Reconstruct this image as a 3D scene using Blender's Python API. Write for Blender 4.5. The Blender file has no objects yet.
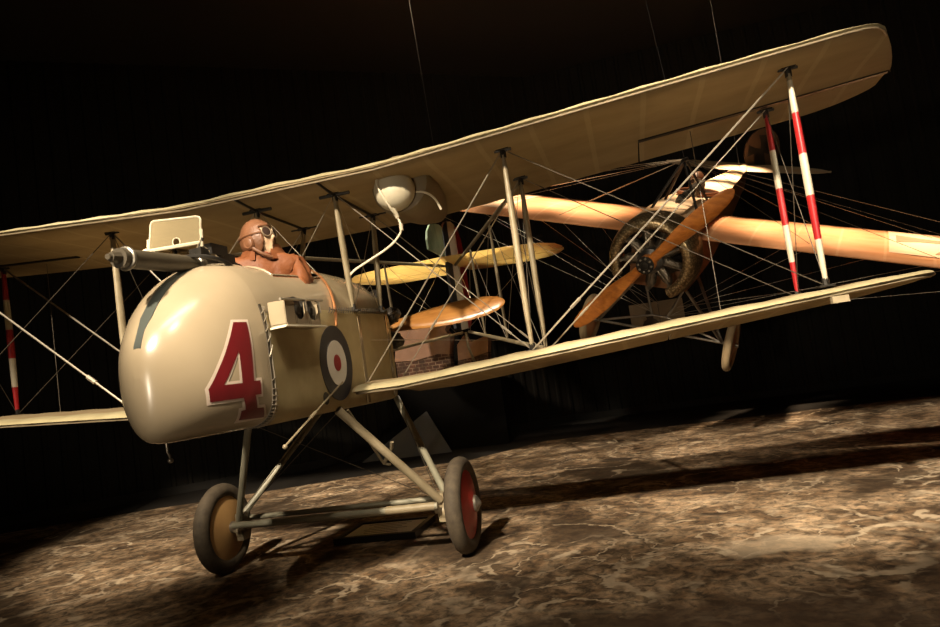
import bpy, bmesh, math, random
from mathutils import Vector, Matrix, noise
from mathutils.bvhtree import BVHTree
random.seed(7)
DEBUG = False
SC = bpy.context.scene
COL = SC.collection
PI = math.pi
ZO = 1.25                      # aircraft datum (lower wing) above the floor

# ------------------------------------------------------------------ materials
def mat(name, color, rough=.6, metal=0., spec=.5):
    m = bpy.data.materials.new(name); m.use_nodes = True
    b = m.node_tree.nodes['Principled BSDF']
    b.inputs['Base Color'].default_value = (*color, 1)
    b.inputs['Roughness'].default_value = rough
    b.inputs['Metallic'].default_value = metal
    b.inputs['Specular IOR Level'].default_value = spec
    return m
def N(m, t, **kw):
    n = m.node_tree.nodes.new(t)
    for k, v in kw.items(): setattr(n, k, v)
    return n
def Lk(m, a, b): m.node_tree.links.new(a, b)
def ramp(m, fac, stops):
    r = N(m, 'ShaderNodeValToRGB'); e = r.color_ramp.elements
    while len(e) < len(stops): e.new(.5)
    for s, (p, c) in zip(e, stops):
        s.position = p; s.color = (*c, 1) if len(c) == 3 else c
    Lk(m, fac, r.inputs['Fac']); return r.outputs['Color']
def coords(m, scale=(1, 1, 1)):
    tc = N(m, 'ShaderNodeTexCoord'); mp = N(m, 'ShaderNodeMapping'); mp.inputs['Scale'].default_value = scale
    Lk(m, tc.outputs['Object'], mp.inputs['Vector']); return mp.outputs['Vector']
def noise_tex(m, vec, scale, detail=4, dist=0., rough=.55):
    n = N(m, 'ShaderNodeTexNoise'); n.inputs['Scale'].default_value = scale; n.inputs['Detail'].default_value = detail
    n.inputs['Distortion'].default_value = dist; n.inputs['Roughness'].default_value = rough
    Lk(m, vec, n.inputs['Vector']); return n.outputs['Fac']
def mixc(m, fac, a, b, mode='MIX'):
    x = N(m, 'ShaderNodeMix', data_type='RGBA', blend_type=mode)
    if isinstance(fac, (int, float)): x.inputs[0].default_value = fac
    else: Lk(m, fac, x.inputs[0])
    for i, c in ((6, a), (7, b)):
        if isinstance(c, tuple): x.inputs[i].default_value = (*c, 1)
        else: Lk(m, c, x.inputs[i])
    return x.outputs[2]
def math_(m, op, a, b=None):
    x = N(m, 'ShaderNodeMath', operation=op)
    for i, c in ((0, a), (1, b)):
        if c is None: continue
        if isinstance(c, (int, float)): x.inputs[i].default_value = c
        else: Lk(m, c, x.inputs[i])
    return x.outputs[0]
def bsdf(m): return m.node_tree.nodes['Principled BSDF']
def bump(m, h, s=.3, d=.01):
    b = N(m, 'ShaderNodeBump'); b.inputs['Strength'].default_value = s; b.inputs['Distance'].default_value = d
    Lk(m, h, b.inputs['Height']); Lk(m, b.outputs['Normal'], bsdf(m).inputs['Normal'])
def mottled(name, c1, c2, scale=6, rough=.6, metal=0., bmp=0., detail=5, spec=.5):
    m = mat(name, c1, rough, metal, spec)
    f = noise_tex(m, coords(m), scale, detail)
    Lk(m, ramp(m, f, [(.3, c1), (.7, c2)]), bsdf(m).inputs['Base Color'])
    if bmp: bump(m, noise_tex(m, coords(m), scale*5, 3), bmp, .01)
    return m

def fabric_wing(name, c1, c2, tape, period, rough=.75, transl=0.15, axis='X', width=.10):
    """doped linen with rib tapes every `period` metres along the span"""
    m = mat(name, c1, rough, 0, .25)
    v = coords(m)
    sep = N(m, 'ShaderNodeSeparateXYZ'); Lk(m, v, sep.inputs[0])
    f = math_(m, 'FRACT', math_(m, 'DIVIDE', math_(m, 'ADD', sep.outputs[axis], 100*period + width*period/2), period))
    t = math_(m, 'LESS_THAN', f, width)
    nz = noise_tex(m, coords(m, (1.2, 3, 3)), 2.2, 5)
    base = ramp(m, nz, [(.3, c1), (.7, c2)])
    Lk(m, mixc(m, math_(m, 'MULTIPLY', t, .4), base, tape), bsdf(m).inputs['Base Color'])
    fine = noise_tex(m, coords(m, (160, 160, 160)), 1, 2)
    bump(m, fine, .08, .004)
    tr = N(m, 'ShaderNodeBsdfTranslucent'); Lk(m, bsdf(m).inputs['Base Color'].links[0].from_socket, tr.inputs['Color'])
    ms = N(m, 'ShaderNodeMixShader'); ms.inputs[0].default_value = transl
    out = [n for n in m.node_tree.nodes if n.type == 'OUTPUT_MATERIAL'][0]
    Lk(m, bsdf(m).outputs[0], ms.inputs[1]); Lk(m, tr.outputs[0], ms.inputs[2]); Lk(m, ms.outputs[0], out.inputs['Surface'])
    return m

M = {}
M['cream_metal'] = mottled('cream painted metal', (.335, .27, .178), (.30, .24, .155), 3, .26, 0, 0)
M['cream_metal'].node_tree.nodes['Principled BSDF'].inputs['Coat Weight'].default_value = .25
M['cream_metal'].node_tree.nodes['Principled BSDF'].inputs['Coat Roughness'].default_value = .2
M['deck'] = mottled('worn cream deck', (.33, .27, .175), (.27, .21, .12), 6, .27)
bsdf(M['deck']).inputs['Coat Weight'].default_value = .5; bsdf(M['deck']).inputs['Coat Roughness'].default_value = .15
M['linen_side'] = mottled('varnished linen side', (.46, .37, .19), (.34, .26, .12), 5, .5, 0, .1)
M['wing'] = fabric_wing('doped wing fabric', (.37, .285, .165), (.30, .225, .125), (.46, .37, .23), .37, transl=.4)
M['wing_edge'] = mottled('wing leading edge fabric', (.33, .285, .165), (.26, .22, .12), 7, .5)
M['tail_fabric'] = fabric_wing('clear doped tailplane', (.92, .78, .45), (.88, .7, .36), (.4, .28, .12), .26, width=.05, transl=.8)
M['strut'] = mottled('varnished cream strut', (.29, .24, .155), (.2, .16, .095), 9, .4)
M['strut_dark'] = mottled('weathered grey brown strut', (.16, .13, .08), (.24, .19, .12), 12, .45)
M['white'] = mottled('aged white paint', (.48, .43, .32), (.4, .35, .25), 8, .45)
M['red'] = mottled('deep red paint', (.33, .012, .012), (.24, .01, .012), 7, .4)
M['disc_red'] = mottled('wheel disc red', (.42, .03, .02), (.28, .02, .015), 7, .35)
M['number_red'] = mottled('number red', (.125, .007, .009), (.10, .006, .008), 7, .4)
M['number_white'] = mat('number outline white', (.55, .45, .36), .45)
M['navy'] = mottled('dark navy paint', (.012, .014, .02), (.02, .02, .024), 7, .5)
M['roundel_white'] = mat('roundel white', (.62, .58, .5), .5)
M['green'] = mottled('faded green fin', (.20, .32, .2), (.4, .5, .36), 5, .5)
M['black'] = mottled('blackened steel', (.014, .012, .01), (.03, .026, .02), 14, .42, .5)
M['gunmetal'] = mottled('olive brown gun jacket', (.04, .031, .018), (.06, .047, .028), 9, .55, 0)
M['steel'] = mottled('dull steel', (.3, .27, .22), (.18, .16, .13), 14, .35, .8)
M['wire'] = mat('rigging wire', (.42, .37, .29), .38, .75)
M['wire_dark'] = mat('dark rigging wire', (.09, .075, .055), .45, .6)
M['brass'] = mottled('brass', (.5, .33, .12), (.35, .22, .08), 9, .35, .8)
M['copper'] = mat('copper pipe', (.5, .22, .09), .35, .8)
M['grey_tube'] = mottled('grey green tube', (.19, .18, .13), (.27, .25, .18), 8, .4)
M['rubber'] = mottled('grey brown rubber', (.045, .033, .02), (.08, .06, .036), 18, .8, 0, .25)
M['disc_tan'] = mottled('tan wheel fabric', (.46, .27, .1), (.36, .2, .075), 5, .5)
M['slot'] = mat('slate slot plate', (.05, .058, .05), .5)
M['glass'] = mat('smoky windscreen', (.26, .21, .12), .25)
b = bsdf(M['glass']); b.inputs['Alpha'].default_value = .5
M['tank'] = mottled('cream tank', (.55, .5, .38), (.47, .42, .3), 4, .4)
M['fairing'] = mottled('olive fairing', (.15, .115, .06), (.2, .15, .085), 5, .55)
M['pipe'] = mat('cream pipe', (.62, .56, .42), .4)
def wood(name, c1, c2, c3, scale=9, rough=.28):
    m = mat(name, c1, rough)
    v = coords(m, (1.2, 12, 12))
    f = noise_tex(m, v, scale*.25, 5, .6)
    Lk(m, ramp(m, f, [(.25, c1), (.5, c2), (.75, c3)]), bsdf(m).inputs['Base Color'])
    bsdf(m).inputs['Coat Weight'].default_value = .3
    return m
M['prop'] = wood('varnished propeller wood', (.40, .19, .05), (.32, .14, .035), (.22, .09, .02))
M['prop_o'] = wood('orange propeller wood', (.55, .2, .035), (.43, .14, .025), (.27, .08, .015))
M['skin'] = mottled('mannequin skin', (.55, .38, .24), (.48, .32, .2), 12, .5)
M['leather'] = mottled('tan leather', (.21, .075, .028), (.12, .038, .015), 6, .52, 0, .6, 5, .22)
M['helmet'] = mottled('brown leather helmet', (.2, .088, .042), (.12, .05, .022), 9, .42, 0, .4)
M['scarf'] = mottled('dark red brown scarf', (.16, .04, .02), (.24, .07, .03), 9, .7)
M['goggle_rim'] = mat('pale goggle rim', (.36, .27, .18), .4, .6)
M['lens'] = mat('dark goggle lens', (.04, .025, .02), .1)
M['tunic'] = mottled('dark brown tunic', (.1, .05, .03), (.16, .085, .05), 9, .7)
M['peach'] = fabric_wing('orange lit linen', (.78, .40, .20), (.70, .31, .12), (.84, .50, .27), .42, .6, width=.06, transl=.2)  # clear linen with the orange of the gelled light in its colour
M['lit_linen'] = mottled('lit fuselage linen', (.82, .68, .5), (.78, .46, .2), 2.2, .6)  # linen as lit from above by the orange spot, put into the colour
M['fus_side'] = mottled('shaded fuselage side', (.32, .15, .06), (.24, .1, .04), 4, .6)  # the same linen in shadow, put into the colour
M['rudder_brown'] = mottled('dark brown rudder', (.05, .028, .016), (.07, .04, .022), 5, .6)
M['cross'] = mottled('faded cross paint', (.3, .17, .09), (.36, .21, .11), 5, .6)
M['cross_black'] = mat('cross black', (.008, .006, .005), .6)
M['cross_field'] = mottled('cross field', (.78, .52, .33), (.74, .46, .27), 5, .6)
def damascene():
    m = mat('burnished cowl', (.5, .38, .22), .36, .85)
    v = coords(m)
    vo = N(m, 'ShaderNodeTexVoronoi'); vo.inputs['Scale'].default_value = 42; Lk(m, v, vo.inputs['Vector'])
    Lk(m, ramp(m, vo.outputs['Distance'], [(.1, (.62, .47, .27)), (.6, (.2, .14, .07))]), bsdf(m).inputs['Base Color'])
    bump(m, vo.outputs['Distance'], .25, .004)
    return m
M['cowl'] = damascene()
M['engine'] = mottled('dark engine metal', (.05, .045, .04), (.13, .115, .1), 12, .4, .7)
M['engine_light'] = mottled('worn engine metal', (.26, .22, .16), (.15, .12, .09), 12, .4, .7)
M['wheel_tan'] = mottled('beige tyre', (.3, .22, .12), (.24, .17, .09), 9, .7)
M['frame_black'] = mat('black frame', (.012, .011, .01), .4)
M['paper'] = mottled('printed panel', (.74, .73, .69), (.8, .79, .76), 3, .5)
M['ink'] = mat('grey ink', (.2, .19, .18), .6)
M['plaster'] = mottled('pink plaster', (.42, .26, .18), (.34, .2, .13), 6, .85, 0, .3)
M['plinth'] = mat('black plinth', (.004, .0037, .0033), .9, 0, .1)
M['light_patch_grey'] = mottled('light patch grey', (.07, .068, .063), (.09, .087, .083), 3, .7)
M['sepia'] = mottled('sepia print', (.28, .2, .11), (.21, .15, .08), 5, .7)
M['sepia_dark'] = mottled('sepia dark', (.05, .035, .02), (.09, .06, .035), 8, .7)
def brick():
    m = mat('ruined brick', (.2, .1, .06), .9)
    v = coords(m, (1, 1, 1)); sw = N(m, 'ShaderNodeSeparateXYZ'); Lk(m, v, sw.inputs[0])
    cb = N(m, 'ShaderNodeCombineXYZ'); Lk(m, sw.outputs['X'], cb.inputs['X']); Lk(m, sw.outputs['Z'], cb.inputs['Y'])
    bt = N(m, 'ShaderNodeTexBrick'); Lk(m, cb.outputs[0], bt.inputs['Vector'])
    bt.inputs['Scale'].default_value = 4.2; bt.inputs['Mortar Size'].default_value = .03
    bt.inputs['Color1'].default_value = (.17, .075, .045, 1); bt.inputs['Color2'].default_value = (.09, .045, .03, 1)
    bt.inputs['Mortar'].default_value = (.36, .25, .17, 1)
    nz = noise_tex(m, v, 6, 4)
    Lk(m, mixc(m, ramp(m, nz, [(.4, (0, 0, 0)), (.6, (.8, .8, .8))]), bt.outputs['Color'], (.06, .035, .022)), bsdf(m).inputs['Base Color'])
    return m
M['brick'] = brick()
def wallmat():
    m = mottled('dark cladding', (.010, .009, .0072), (.014, .0125, .010), 2, .9, 0, 0, 3, .15); return m
M['wall'] = wallmat()
M['skirting'] = mat('skirting', (.012, .0105, .0085), .8, 0, .2)
M['floor'] = mottled('dark concrete', (.010, .008, .006), (.015, .012, .009), 2, .8, 0, 0, 4, .2)
M['ceiling'] = mat('ceiling black', (.008, .007, .006), .9)
def printed_floor():
    """an aerial photograph of trench lines printed on the floor covering"""
    m = mat('aerial photograph print', (.3, .2, .1), .75, 0, .2)
    v = coords(m)
    dn = N(m, 'ShaderNodeTexNoise'); dn.inputs['Scale'].default_value = 1.6; dn.inputs['Detail'].default_value = 3; Lk(m, v, dn.inputs['Vector'])
    dv = N(m, 'ShaderNodeVectorMath', operation='MULTIPLY_ADD')
    Lk(m, dn.outputs['Color'], dv.inputs[0]); dv.inputs[1].default_value = (.55, .55, 0); Lk(m, v, dv.inputs[2])
    dn2 = N(m, 'ShaderNodeTexNoise'); dn2.inputs['Scale'].default_value = 7; dn2.inputs['Detail'].default_value = 2; Lk(m, v, dn2.inputs['Vector'])
    dv2 = N(m, 'ShaderNodeVectorMath', operation='MULTIPLY_ADD')
    Lk(m, dn2.outputs['Color'], dv2.inputs[0]); dv2.inputs[1].default_value = (.16, .16, 0); Lk(m, dv.outputs[0], dv2.inputs[2])
    big = noise_tex(m, v, .55, 4, .5)
    mid = noise_tex(m, v, 2.6, 6, .8, .6)
    fine = noise_tex(m, v, 13, 5, .6, .65)
    col = ramp(m, mid, [(.3, (.04, .024, .014)), (.45, (.145, .095, .054)), (.6, (.30, .215, .135)), (.78, (.48, .37, .25))])
    # shell-pocked speckle
    sp = ramp(m, fine, [(.38, (.12, .12, .12)), (.5, (.8, .8, .8)), (.64, (1.6, 1.5, 1.4))])
    col = mixc(m, .75, col, sp, 'MULTIPLY')
    # woodland patches, dark
    wd = ramp(m, big, [(.40, (1, 1, 1)), (.46, (0, 0, 0))])
    col = mixc(m, math_(m, 'MULTIPLY', wd, .8), col, (.035, .022, .012))
    # trench traces: meandering double lines with a dark side
    def contour(src, sc, k, w, det=1.5, dist=.5):
        n_ = noise_tex(m, src, sc, det, dist, .5)
        f = math_(m, 'FRACT', math_(m, 'MULTIPLY', n_, k)); a_ = math_(m, 'ABSOLUTE', math_(m, 'SUBTRACT', f, .5))
        return ramp(m, a_, [(0, (1, 1, 1)), (w*.6, (1, 1, 1)), (w*1.6, (0, 0, 0))])
    off = N(m, 'ShaderNodeVectorMath', operation='ADD'); Lk(m, v, off.inputs[0]); off.inputs[1].default_value = (.018, .026, 0)
    area = ramp(m, noise_tex(m, v, .8, 3), [(.44, (0, 0, 0)), (.56, (1, 1, 1))])
    area2 = ramp(m, noise_tex(m, v, 1.3, 2, 1), [(.46, (0, 0, 0)), (.58, (1, 1, 1))])
    wob = N(m, 'ShaderNodeVectorMath', operation='MULTIPLY_ADD'); nw_ = N(m, 'ShaderNodeTexNoise'); nw_.inputs['Scale'].default_value = 14; Lk(m, v, nw_.inputs['Vector'])
    Lk(m, nw_.outputs['Color'], wob.inputs[0]); wob.inputs[1].default_value = (.13, .13, 0); Lk(m, v, wob.inputs[2])
    Lk(m, wob.outputs[0], off.inputs[0])
    for sc, k, w, ar, st in ((.9, 7, .05, area, .5), (2.1, 5, .07, area2, .45)):
        dark = contour(off.outputs[0], sc, k, w); lite = contour(wob.outputs[0], sc, k, w)
        col = mixc(m, math_(m, 'MULTIPLY', math_(m, 'MULTIPLY', dark, ar), st), col, (.045, .028, .016))
        brk = ramp(m, noise_tex(m, v, sc*2.2, 3), [(.4, (0, 0, 0)), (.5, (1, 1, 1))])
        col = mixc(m, math_(m, 'MULTIPLY', math_(m, 'MULTIPLY', math_(m, 'MULTIPLY', lite, ar), brk), st*1.2), col, (.6, .48, .33))
    vo = N(m, 'ShaderNodeTexVoronoi', feature='DISTANCE_TO_EDGE'); vo.inputs['Scale'].default_value = .42; Lk(m, v, vo.inputs['Vector'])
    col = mixc(m, ramp(m, vo.outputs['Distance'], [(0, (.14, .14, .14)), (.004, (.12, .12, .12)), (.008, (0, 0, 0))]), col, (.42, .34, .23))
    # craters
    cr = N(m, 'ShaderNodeTexVoronoi'); cr.inputs['Scale'].default_value = 5.5; Lk(m, dv2.outputs[0], cr.inputs['Vector'])
    cc = ramp(m, cr.outputs['Distance'], [(0, (1, 1, 1)), (.12, (1, 1, 1)), (.2, (0, 0, 0))])
    col = mixc(m, math_(m, 'MULTIPLY', math_(m, 'MULTIPLY', cc, area2), .5), col, (.05, .032, .018))
    # a few larger printed marks, plus two broad dark ellipses near the camera
    for px, py, rx, ry, cc_, st in ((1.84, 3.56, .17, .16, (.03, .02, .013), .8), (1.85, .28, .2, .17, (.06, .04, .025), .7), (1.33, -.75, .22, .16, (.05, .033, .02), .7), (2.95, -.35, .34, .2, (.52, .42, .29), .4), (2.6, -1.7, 1.0, .62, (.05, .03, .018), .75), (4.1, -1.2, .8, .55, (.05, .03, .018), .7)):
        sb = N(m, 'ShaderNodeVectorMath', operation='SUBTRACT'); Lk(m, dv2.outputs[0], sb.inputs[0]); sb.inputs[1].default_value = (px+.355, py+.355, 0)
        ml = N(m, 'ShaderNodeVectorMath', operation='MULTIPLY'); Lk(m, sb.outputs[0], ml.inputs[0]); ml.inputs[1].default_value = (1/rx, 1/ry, 0)
        ln = N(m, 'ShaderNodeVectorMath', operation='LENGTH'); Lk(m, ml.outputs[0], ln.inputs[0])
        mk = ramp(m, math_(m, 'MULTIPLY', ln.outputs['Value'], .5), [(.38, (1, 1, 1)), (.55, (0, 0, 0))])
        col = mixc(m, math_(m, 'MULTIPLY', mk, st), col, cc_)
    Lk(m, col, bsdf(m).inputs['Base Color'])
    Lk(m, ramp(m, mid, [(.3, (.85, .85, .85)), (.7, (.7, .7, .7))]), bsdf(m).inputs['Roughness'])
    return m
M['print'] = printed_floor()

# ------------------------------------------------------------------ mesh builder
class MB:
    def __init__(s): s.bm = bmesh.new(); s.mats = []
    def mi(s, m):
        if m not in s.mats: s.mats.append(m)
        return s.mats.index(m)
    def loft(s, rings, m=None, closed=True, cap0=True, cap1=True, skip=None):
        k = s.mi(m) if m else 0
        vs = [[s.bm.verts.new(Vector(p)) for p in r] for r in rings]
        n = len(rings[0])
        for i in range(len(vs)-1):
            kk = k[i] if isinstance(k, list) else k
            for j in range(n if closed else n-1):
                if skip and skip(i, j): continue
                f = s.bm.faces.new((vs[i][j], vs[i][(j+1) % n], vs[i+1][(j+1) % n], vs[i+1][j])); f.material_index = kk
        if closed:
            if cap0: f = s.bm.faces.new(list(reversed(vs[0]))); f.material_index = k
            if cap1: f = s.bm.faces.new(vs[-1]); f.material_index = k
        return vs
    def face(s, pts, m=None):
        f = s.bm.faces.new([s.bm.verts.new(Vector(p)) for p in pts]); f.material_index = s.mi(m) if m else 0; return f
    def box(s, c, d, rot=None, m=None):
        k = s.mi(m) if m else 0
        r = rot or Matrix.Identity(3); c = Vector(c); h = [x/2 for x in d]
        v = [s.bm.verts.new(c + r @ Vector((a*h[0], b_*h[1], e*h[2]))) for a in (-1, 1) for b_ in (-1, 1) for e in (-1, 1)]
        for q in ((0, 1, 3, 2), (4, 6, 7, 5), (0, 4, 5, 1), (2, 3, 7, 6), (0, 2, 6, 4), (1, 5, 7, 3)):
            f = s.bm.faces.new([v[i] for i in q]); f.material_index = k
    def tube(s, pts, r, m=None, n=8, smooth_=0):
        pts = [Vector(p) for p in pts]
        for _ in range(smooth_):
            q = [pts[0]]
            for a, b_ in zip(pts, pts[1:]): q += [a.lerp(b_, .25), a.lerp(b_, .75)]
            pts = q + [pts[-1]]
        rr = r if isinstance(r, (list, tuple)) else [r]*len(pts)
        if len(rr) != len(pts): rr = [rr[0]]*len(pts)
        t0 = (pts[1]-pts[0]).normalized(); u = t0.orthogonal().normalized(); rings = []
        for i, p in enumerate(pts):
            t = (pts[min(i+1, len(pts)-1)]-pts[max(i-1, 0)]).normalized()
            u = (u - t*u.dot(t)).normalized(); w = t.cross(u)
            rings.append([p + (u*math.cos(2*PI*j/n)+w*math.sin(2*PI*j/n))*rr[i] for j in range(n)])
        s.loft(rings, m)
    def lathe(s, prof, c, axis, m=None, n=28, cap=True):
        """prof: [(distance along axis, radius)]"""
        a = Vector(axis).normalized(); u = a.orthogonal().normalized(); w = a.cross(u); c = Vector(c)
        s.loft([[c + a*h + (u*math.cos(2*PI*j/n)+w*math.sin(2*PI*j/n))*max(r, 1e-4) for j in range(n)] for h, r in prof], m, True, cap, cap)
    def ball(s, c, r, m=None, n=14):
        c = Vector(c); r = Vector(r) if not isinstance(r, (int, float)) else Vector((r, r, r))
        rings = []
        for i in range(1, n):
            a = PI*i/n
            rings.append([c + Vector((r.x*math.sin(a)*math.cos(2*PI*j/(2*n)), r.y*math.sin(a)*math.sin(2*PI*j/(2*n)), -r.z*math.cos(a))) for j in range(2*n)])
        s.loft(rings, m)
    def torus(s, c, axis, R, r, m=None, n=32, k=10, a0=0, a1=2*PI, sq=1.0):
        a = Vector(axis).normalized(); u = a.orthogonal().normalized(); w = a.cross(u); c = Vector(c)
        full = abs(a1-a0-2*PI) < 1e-6; rings = []
        for i in range(n + (0 if full else 1)):
            t = a0+(a1-a0)*i/n; d = u*math.cos(t)+w*math.sin(t)
            rings.append([c + d*(R+r*math.cos(2*PI*j/k)*sq) + a*r*math.sin(2*PI*j/k) for j in range(k)])
        if full: rings.append(rings[0])
        s.loft(rings, m, True, not full, not full)
    def build(s, name, m=None, parent=None, ang=38, dz=0., recalc=True, weld=1e-5):
        bm = s.bm
        if weld: bmesh.ops.remove_doubles(bm, verts=bm.verts, dist=weld)
        if recalc: bmesh.ops.recalc_face_normals(bm, faces=bm.faces)
        for f in bm.faces: f.smooth = True
        for e in bm.edges:
            if len(e.link_faces) == 2 and e.calc_face_angle(0) > math.radians(ang): e.smooth = False
        if dz: bmesh.ops.translate(bm, verts=bm.verts, vec=(0, 0, dz))
        me = bpy.data.meshes.new(name); bm.to_mesh(me); bm.free()
        o = bpy.data.objects.new(name, me); COL.objects.link(o)
        for x in (s.mats if s.mats else [m]): me.materials.append(x)
        if parent: o.parent = parent
        return o

def tag(o, label=None, cat=None, group=None, kind=None):
    if label: o['label'] = label
    if cat: o['category'] = cat
    if group: o['group'] = group
    if kind: o['kind'] = kind
    return o
def empty(name, loc=(0, 0, 0)):
    o = bpy.data.objects.new(name, None); COL.objects.link(o); o.location = loc; o.empty_display_size = .2; return o
def lerp(a, b, t): return a+(b-a)*t
def interp(x, tab):
    if x <= tab[0][0]: return tab[0][1]
    for (a, u), (b_, v) in zip(tab, tab[1:]):
        if x <= b_: return u+(v-u)*(x-a)/(b_-a)
    return tab[-1][1]

# ================================================================== the setting
def build_setting():
    m = MB(); m.face([(-16, -14, 0), (16, -14, 0), (16, 16, 0), (-16, 16, 0)]); m2 = m
    m = MB(); m.box((0, 1, -.1), (32, 30, .2)); m2.bm.free()
    tag(m.build('floor', M['floor']), kind='structure')
    # printed covering laid on the floor
    pl = [(-9, -9), (9, -9), (9, 6.2), (2.3, 6.2), (.75, 6.15), (-.2, 4.95), (-1.2, 4.72), (-3.8, 3.72), (-5.1, 3.3), (-9, 1.6)]
    m = MB(); top = [(x, y, .004) for x, y in pl]; bot = [(x, y, 0) for x, y in pl]; m.loft([bot, top])
    tag(m.build('trim_1', M['print']), kind='structure')
    m = MB(); m.box((0, 1, 7.1), (32, 30, .2)); tag(m.build('ceiling', M['ceiling']), kind='structure')
    def wall(name, a, b_, bb):
        a = Vector((*a, 0)); b_ = Vector((*b_, 0)); d = (b_-a); L = d.length; d.normalize(); nrm = Vector((d.y, -d.x, 0))
        if nrm.y > 0: nrm = -nrm
        front = []; x = 0; per = .24
        while x < L:
            for o, h in ((0, 0), (.15, 0), (.17, .03), (.22, .03)): front.append((min(x+o, L), h))
            x += per
        pts = [a + d*x + nrm*h for x, h in front] + [b_, b_ - nrm*.2, a - nrm*.2]
        m = MB(); m.loft([[p for p in pts], [p+Vector((0, 0, 7)) for p in pts]])
        tag(m.build(name, M['wall'], ang=15), kind='structure')
        m = MB(); q = [a+nrm*.032, b_+nrm*.032, b_+nrm*.06, a+nrm*.06]
        m.loft([q, [p+Vector((0, 0, .12)) for p in q]]); tag(m.build(bb, M['skirting'], ang=15), kind='structure')
    wall('wall_left', (-13, -.75), (.95, 9.0), 'baseboard_left')
    wall('wall_back', (.95, 9.03), (15, 9.03), 'baseboard_back')
build_setting()

# ================================================================== the pusher biplane
AIR = tag(empty('biplane'), 'large cream biplane with red number 4 on its rounded nose, standing on two wheels', 'airplane')
SCX, SIX, SOX, SP = .32, 1.61, 3.51, .776
GAP = 1.45
def ZD(x): return max(abs(x)-.75, 0)*.0711
def P3(x, y, z): return Vector((x, y, z))
def up(x, y): return P3(x, y-.02, GAP+ZD(x)+(-.014 if y > .3 else 0))
def lo(x, y): return P3(x, y, ZD(x)+.03+(-.02 if y > .3 else 0))
def bp(mb, name, m=None, parent=None, **k): return mb.build(name, m, parent or AIR, dz=ZO, **k)

def zl(t):
    if t < .2: return .03*(1-t/.2)**2
    u = (t-.2)/.8
    return -.052*u*u + .012*math.sin(PI*u)
def thick(t, T=.062, ch=1.46):
    return 10*T*ch*(.2969*math.sqrt(t)-.126*t-.3516*t*t+.2843*t**3-.1036*t**4)
LE, TE = -.34, 1.14
def tip_le(x): return interp(abs(x), [(3.78, LE), (3.9, -.325), (3.97, -.285), (4.03, -.21), (4.11, -.03), (4.19, .16), (4.27, .38), (4.33, .58), (4.36, .75)])
def tip_te(x): return interp(abs(x), [(3.7, TE), (3.9, 1.13), (4.1, 1.095), (4.22, 1.04), (4.3, .975), (4.345, .89), (4.36, .79)])
def tfac(x, c=1.35): return interp(abs(x), [(0, c), (.6, 1+(c-1)*.5), (1.5, 1), (3.0, .85), (4.3, .55)])
def wing_piece(mb, xs, zf, y_from=None, y_to=None, per=.37, tc=1.35):
    ts = [0, .006, .02, .05, .09, .14, .2, .3, .42, .55, .68, .8, .9, 1.0]
    rings = []
    for x in xs:
        a, b_ = tip_le(x), tip_te(x); full = (a, b_)
        if y_from is not None: a = max(a, y_from)
        if y_to is not None: b_ = min(b_, y_to)
        if b_-a < .012: a, b_ = (a+b_)/2-.006, (a+b_)/2+.006
        ch = full[1]-full[0]; th = min(1, ch/1.46)*tfac(x, tc)
        fr = abs(((x/per) % 1)-.5)*2                      # 1 on a rib, 0 between ribs
        sag = (1-fr)*.007
        top = []; bot = []
        for t in ts:
            y = lerp(a, b_, t); s_ = min(1, max(0, (y-full[0])/max(ch, .02)))
            bz = zl(s_)*min(1, th); h = thick(s_)*th
            if t > 0.001 and y_from is None: h -= sag*min(1, h/.04)
            yy = y + (sag*.9 if (t < .03 and y_from is None) else 0)
            top.append(Vector((x, yy, zf(x)+bz+max(h, .002)))); bot.append(Vector((x, yy, zf(x)+bz)))
        rings.append(top[::-1]+bot)
    mb.loft(rings)
def stations(x0, x1, per=.37):
    n = 4; k0 = math.floor(x0/(per/n)); xs = [x0]
    k = k0+1
    while k*per/n < x1-1e-4:
        if k*per/n > x0+1e-4: xs.append(k*per/n)
        k += 1
    return xs+[x1]
TIPX = [3.72, 3.78, 3.84, 3.9, 3.94, 3.97, 4.0, 4.03, 4.07, 4.11, 4.15, 4.19, 4.23, 4.27, 4.3, 4.33, 4.345, 4.36]
ZU = lambda x: GAP+ZD(x)
ZL_ = lambda x: ZD(x)-.05
AIL = 2.56
mu = MB(); wing_piece(mu, stations(-AIL, AIL), ZU)
UW = None
for sgn in (1, -1):
    b_ = stations(AIL, 3.72)[:-1]+TIPX; wing_piece(mu, [sgn*x for x in b_], ZU, None, .65)
UW = bp(mu, 'upper_wing', M['wing'])
for sgn in (1, -1):
    am = MB(); wing_piece(am, [sgn*x for x in stations(AIL+.012, 3.72)[:-1]+TIPX[:-2]], ZU, .672, None)
    bp(am, 'aileron', M['wing'], UW)
    mb = MB(); rings = []
    for x in (AIL, 3.0, 3.4, 3.8, 4.1, 4.33):
        s_ = (.66-tip_le(x))/(tip_te(x)-tip_le(x)); z = ZU(x)+zl(min(1, s_))*min(1, tfac(x)); rings.append([(sgn*x, .643, z-.009), (sgn*x, .684, z-.012), (sgn*x, .678, z+.012), (sgn*x, .645, z+.012)])
    mb.loft(rings); bp(mb, 'hinge_shade_strip', M['black'], UW)  # black strip added to stop light leaking and keep the gap dark
LW = {}
for sgn in (1, -1):
    ml = MB(); a = stations(.40, AIL); wing_piece(ml, [sgn*x for x in a], ZL_, tc=1)
    wing_piece(ml, [sgn*x for x in stations(AIL, 3.72)[:-1]+TIPX], ZL_, None, .65)
    LW[sgn] = bp(ml, 'lower_wing', M['wing'])
    am = MB(); wing_piece(am, [sgn*x for x in stations(AIL+.012, 3.72)[:-1]+TIPX[:-2]], ZL_, .672, None)
    bp(am, 'aileron', M['wing'], LW[sgn])
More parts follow.
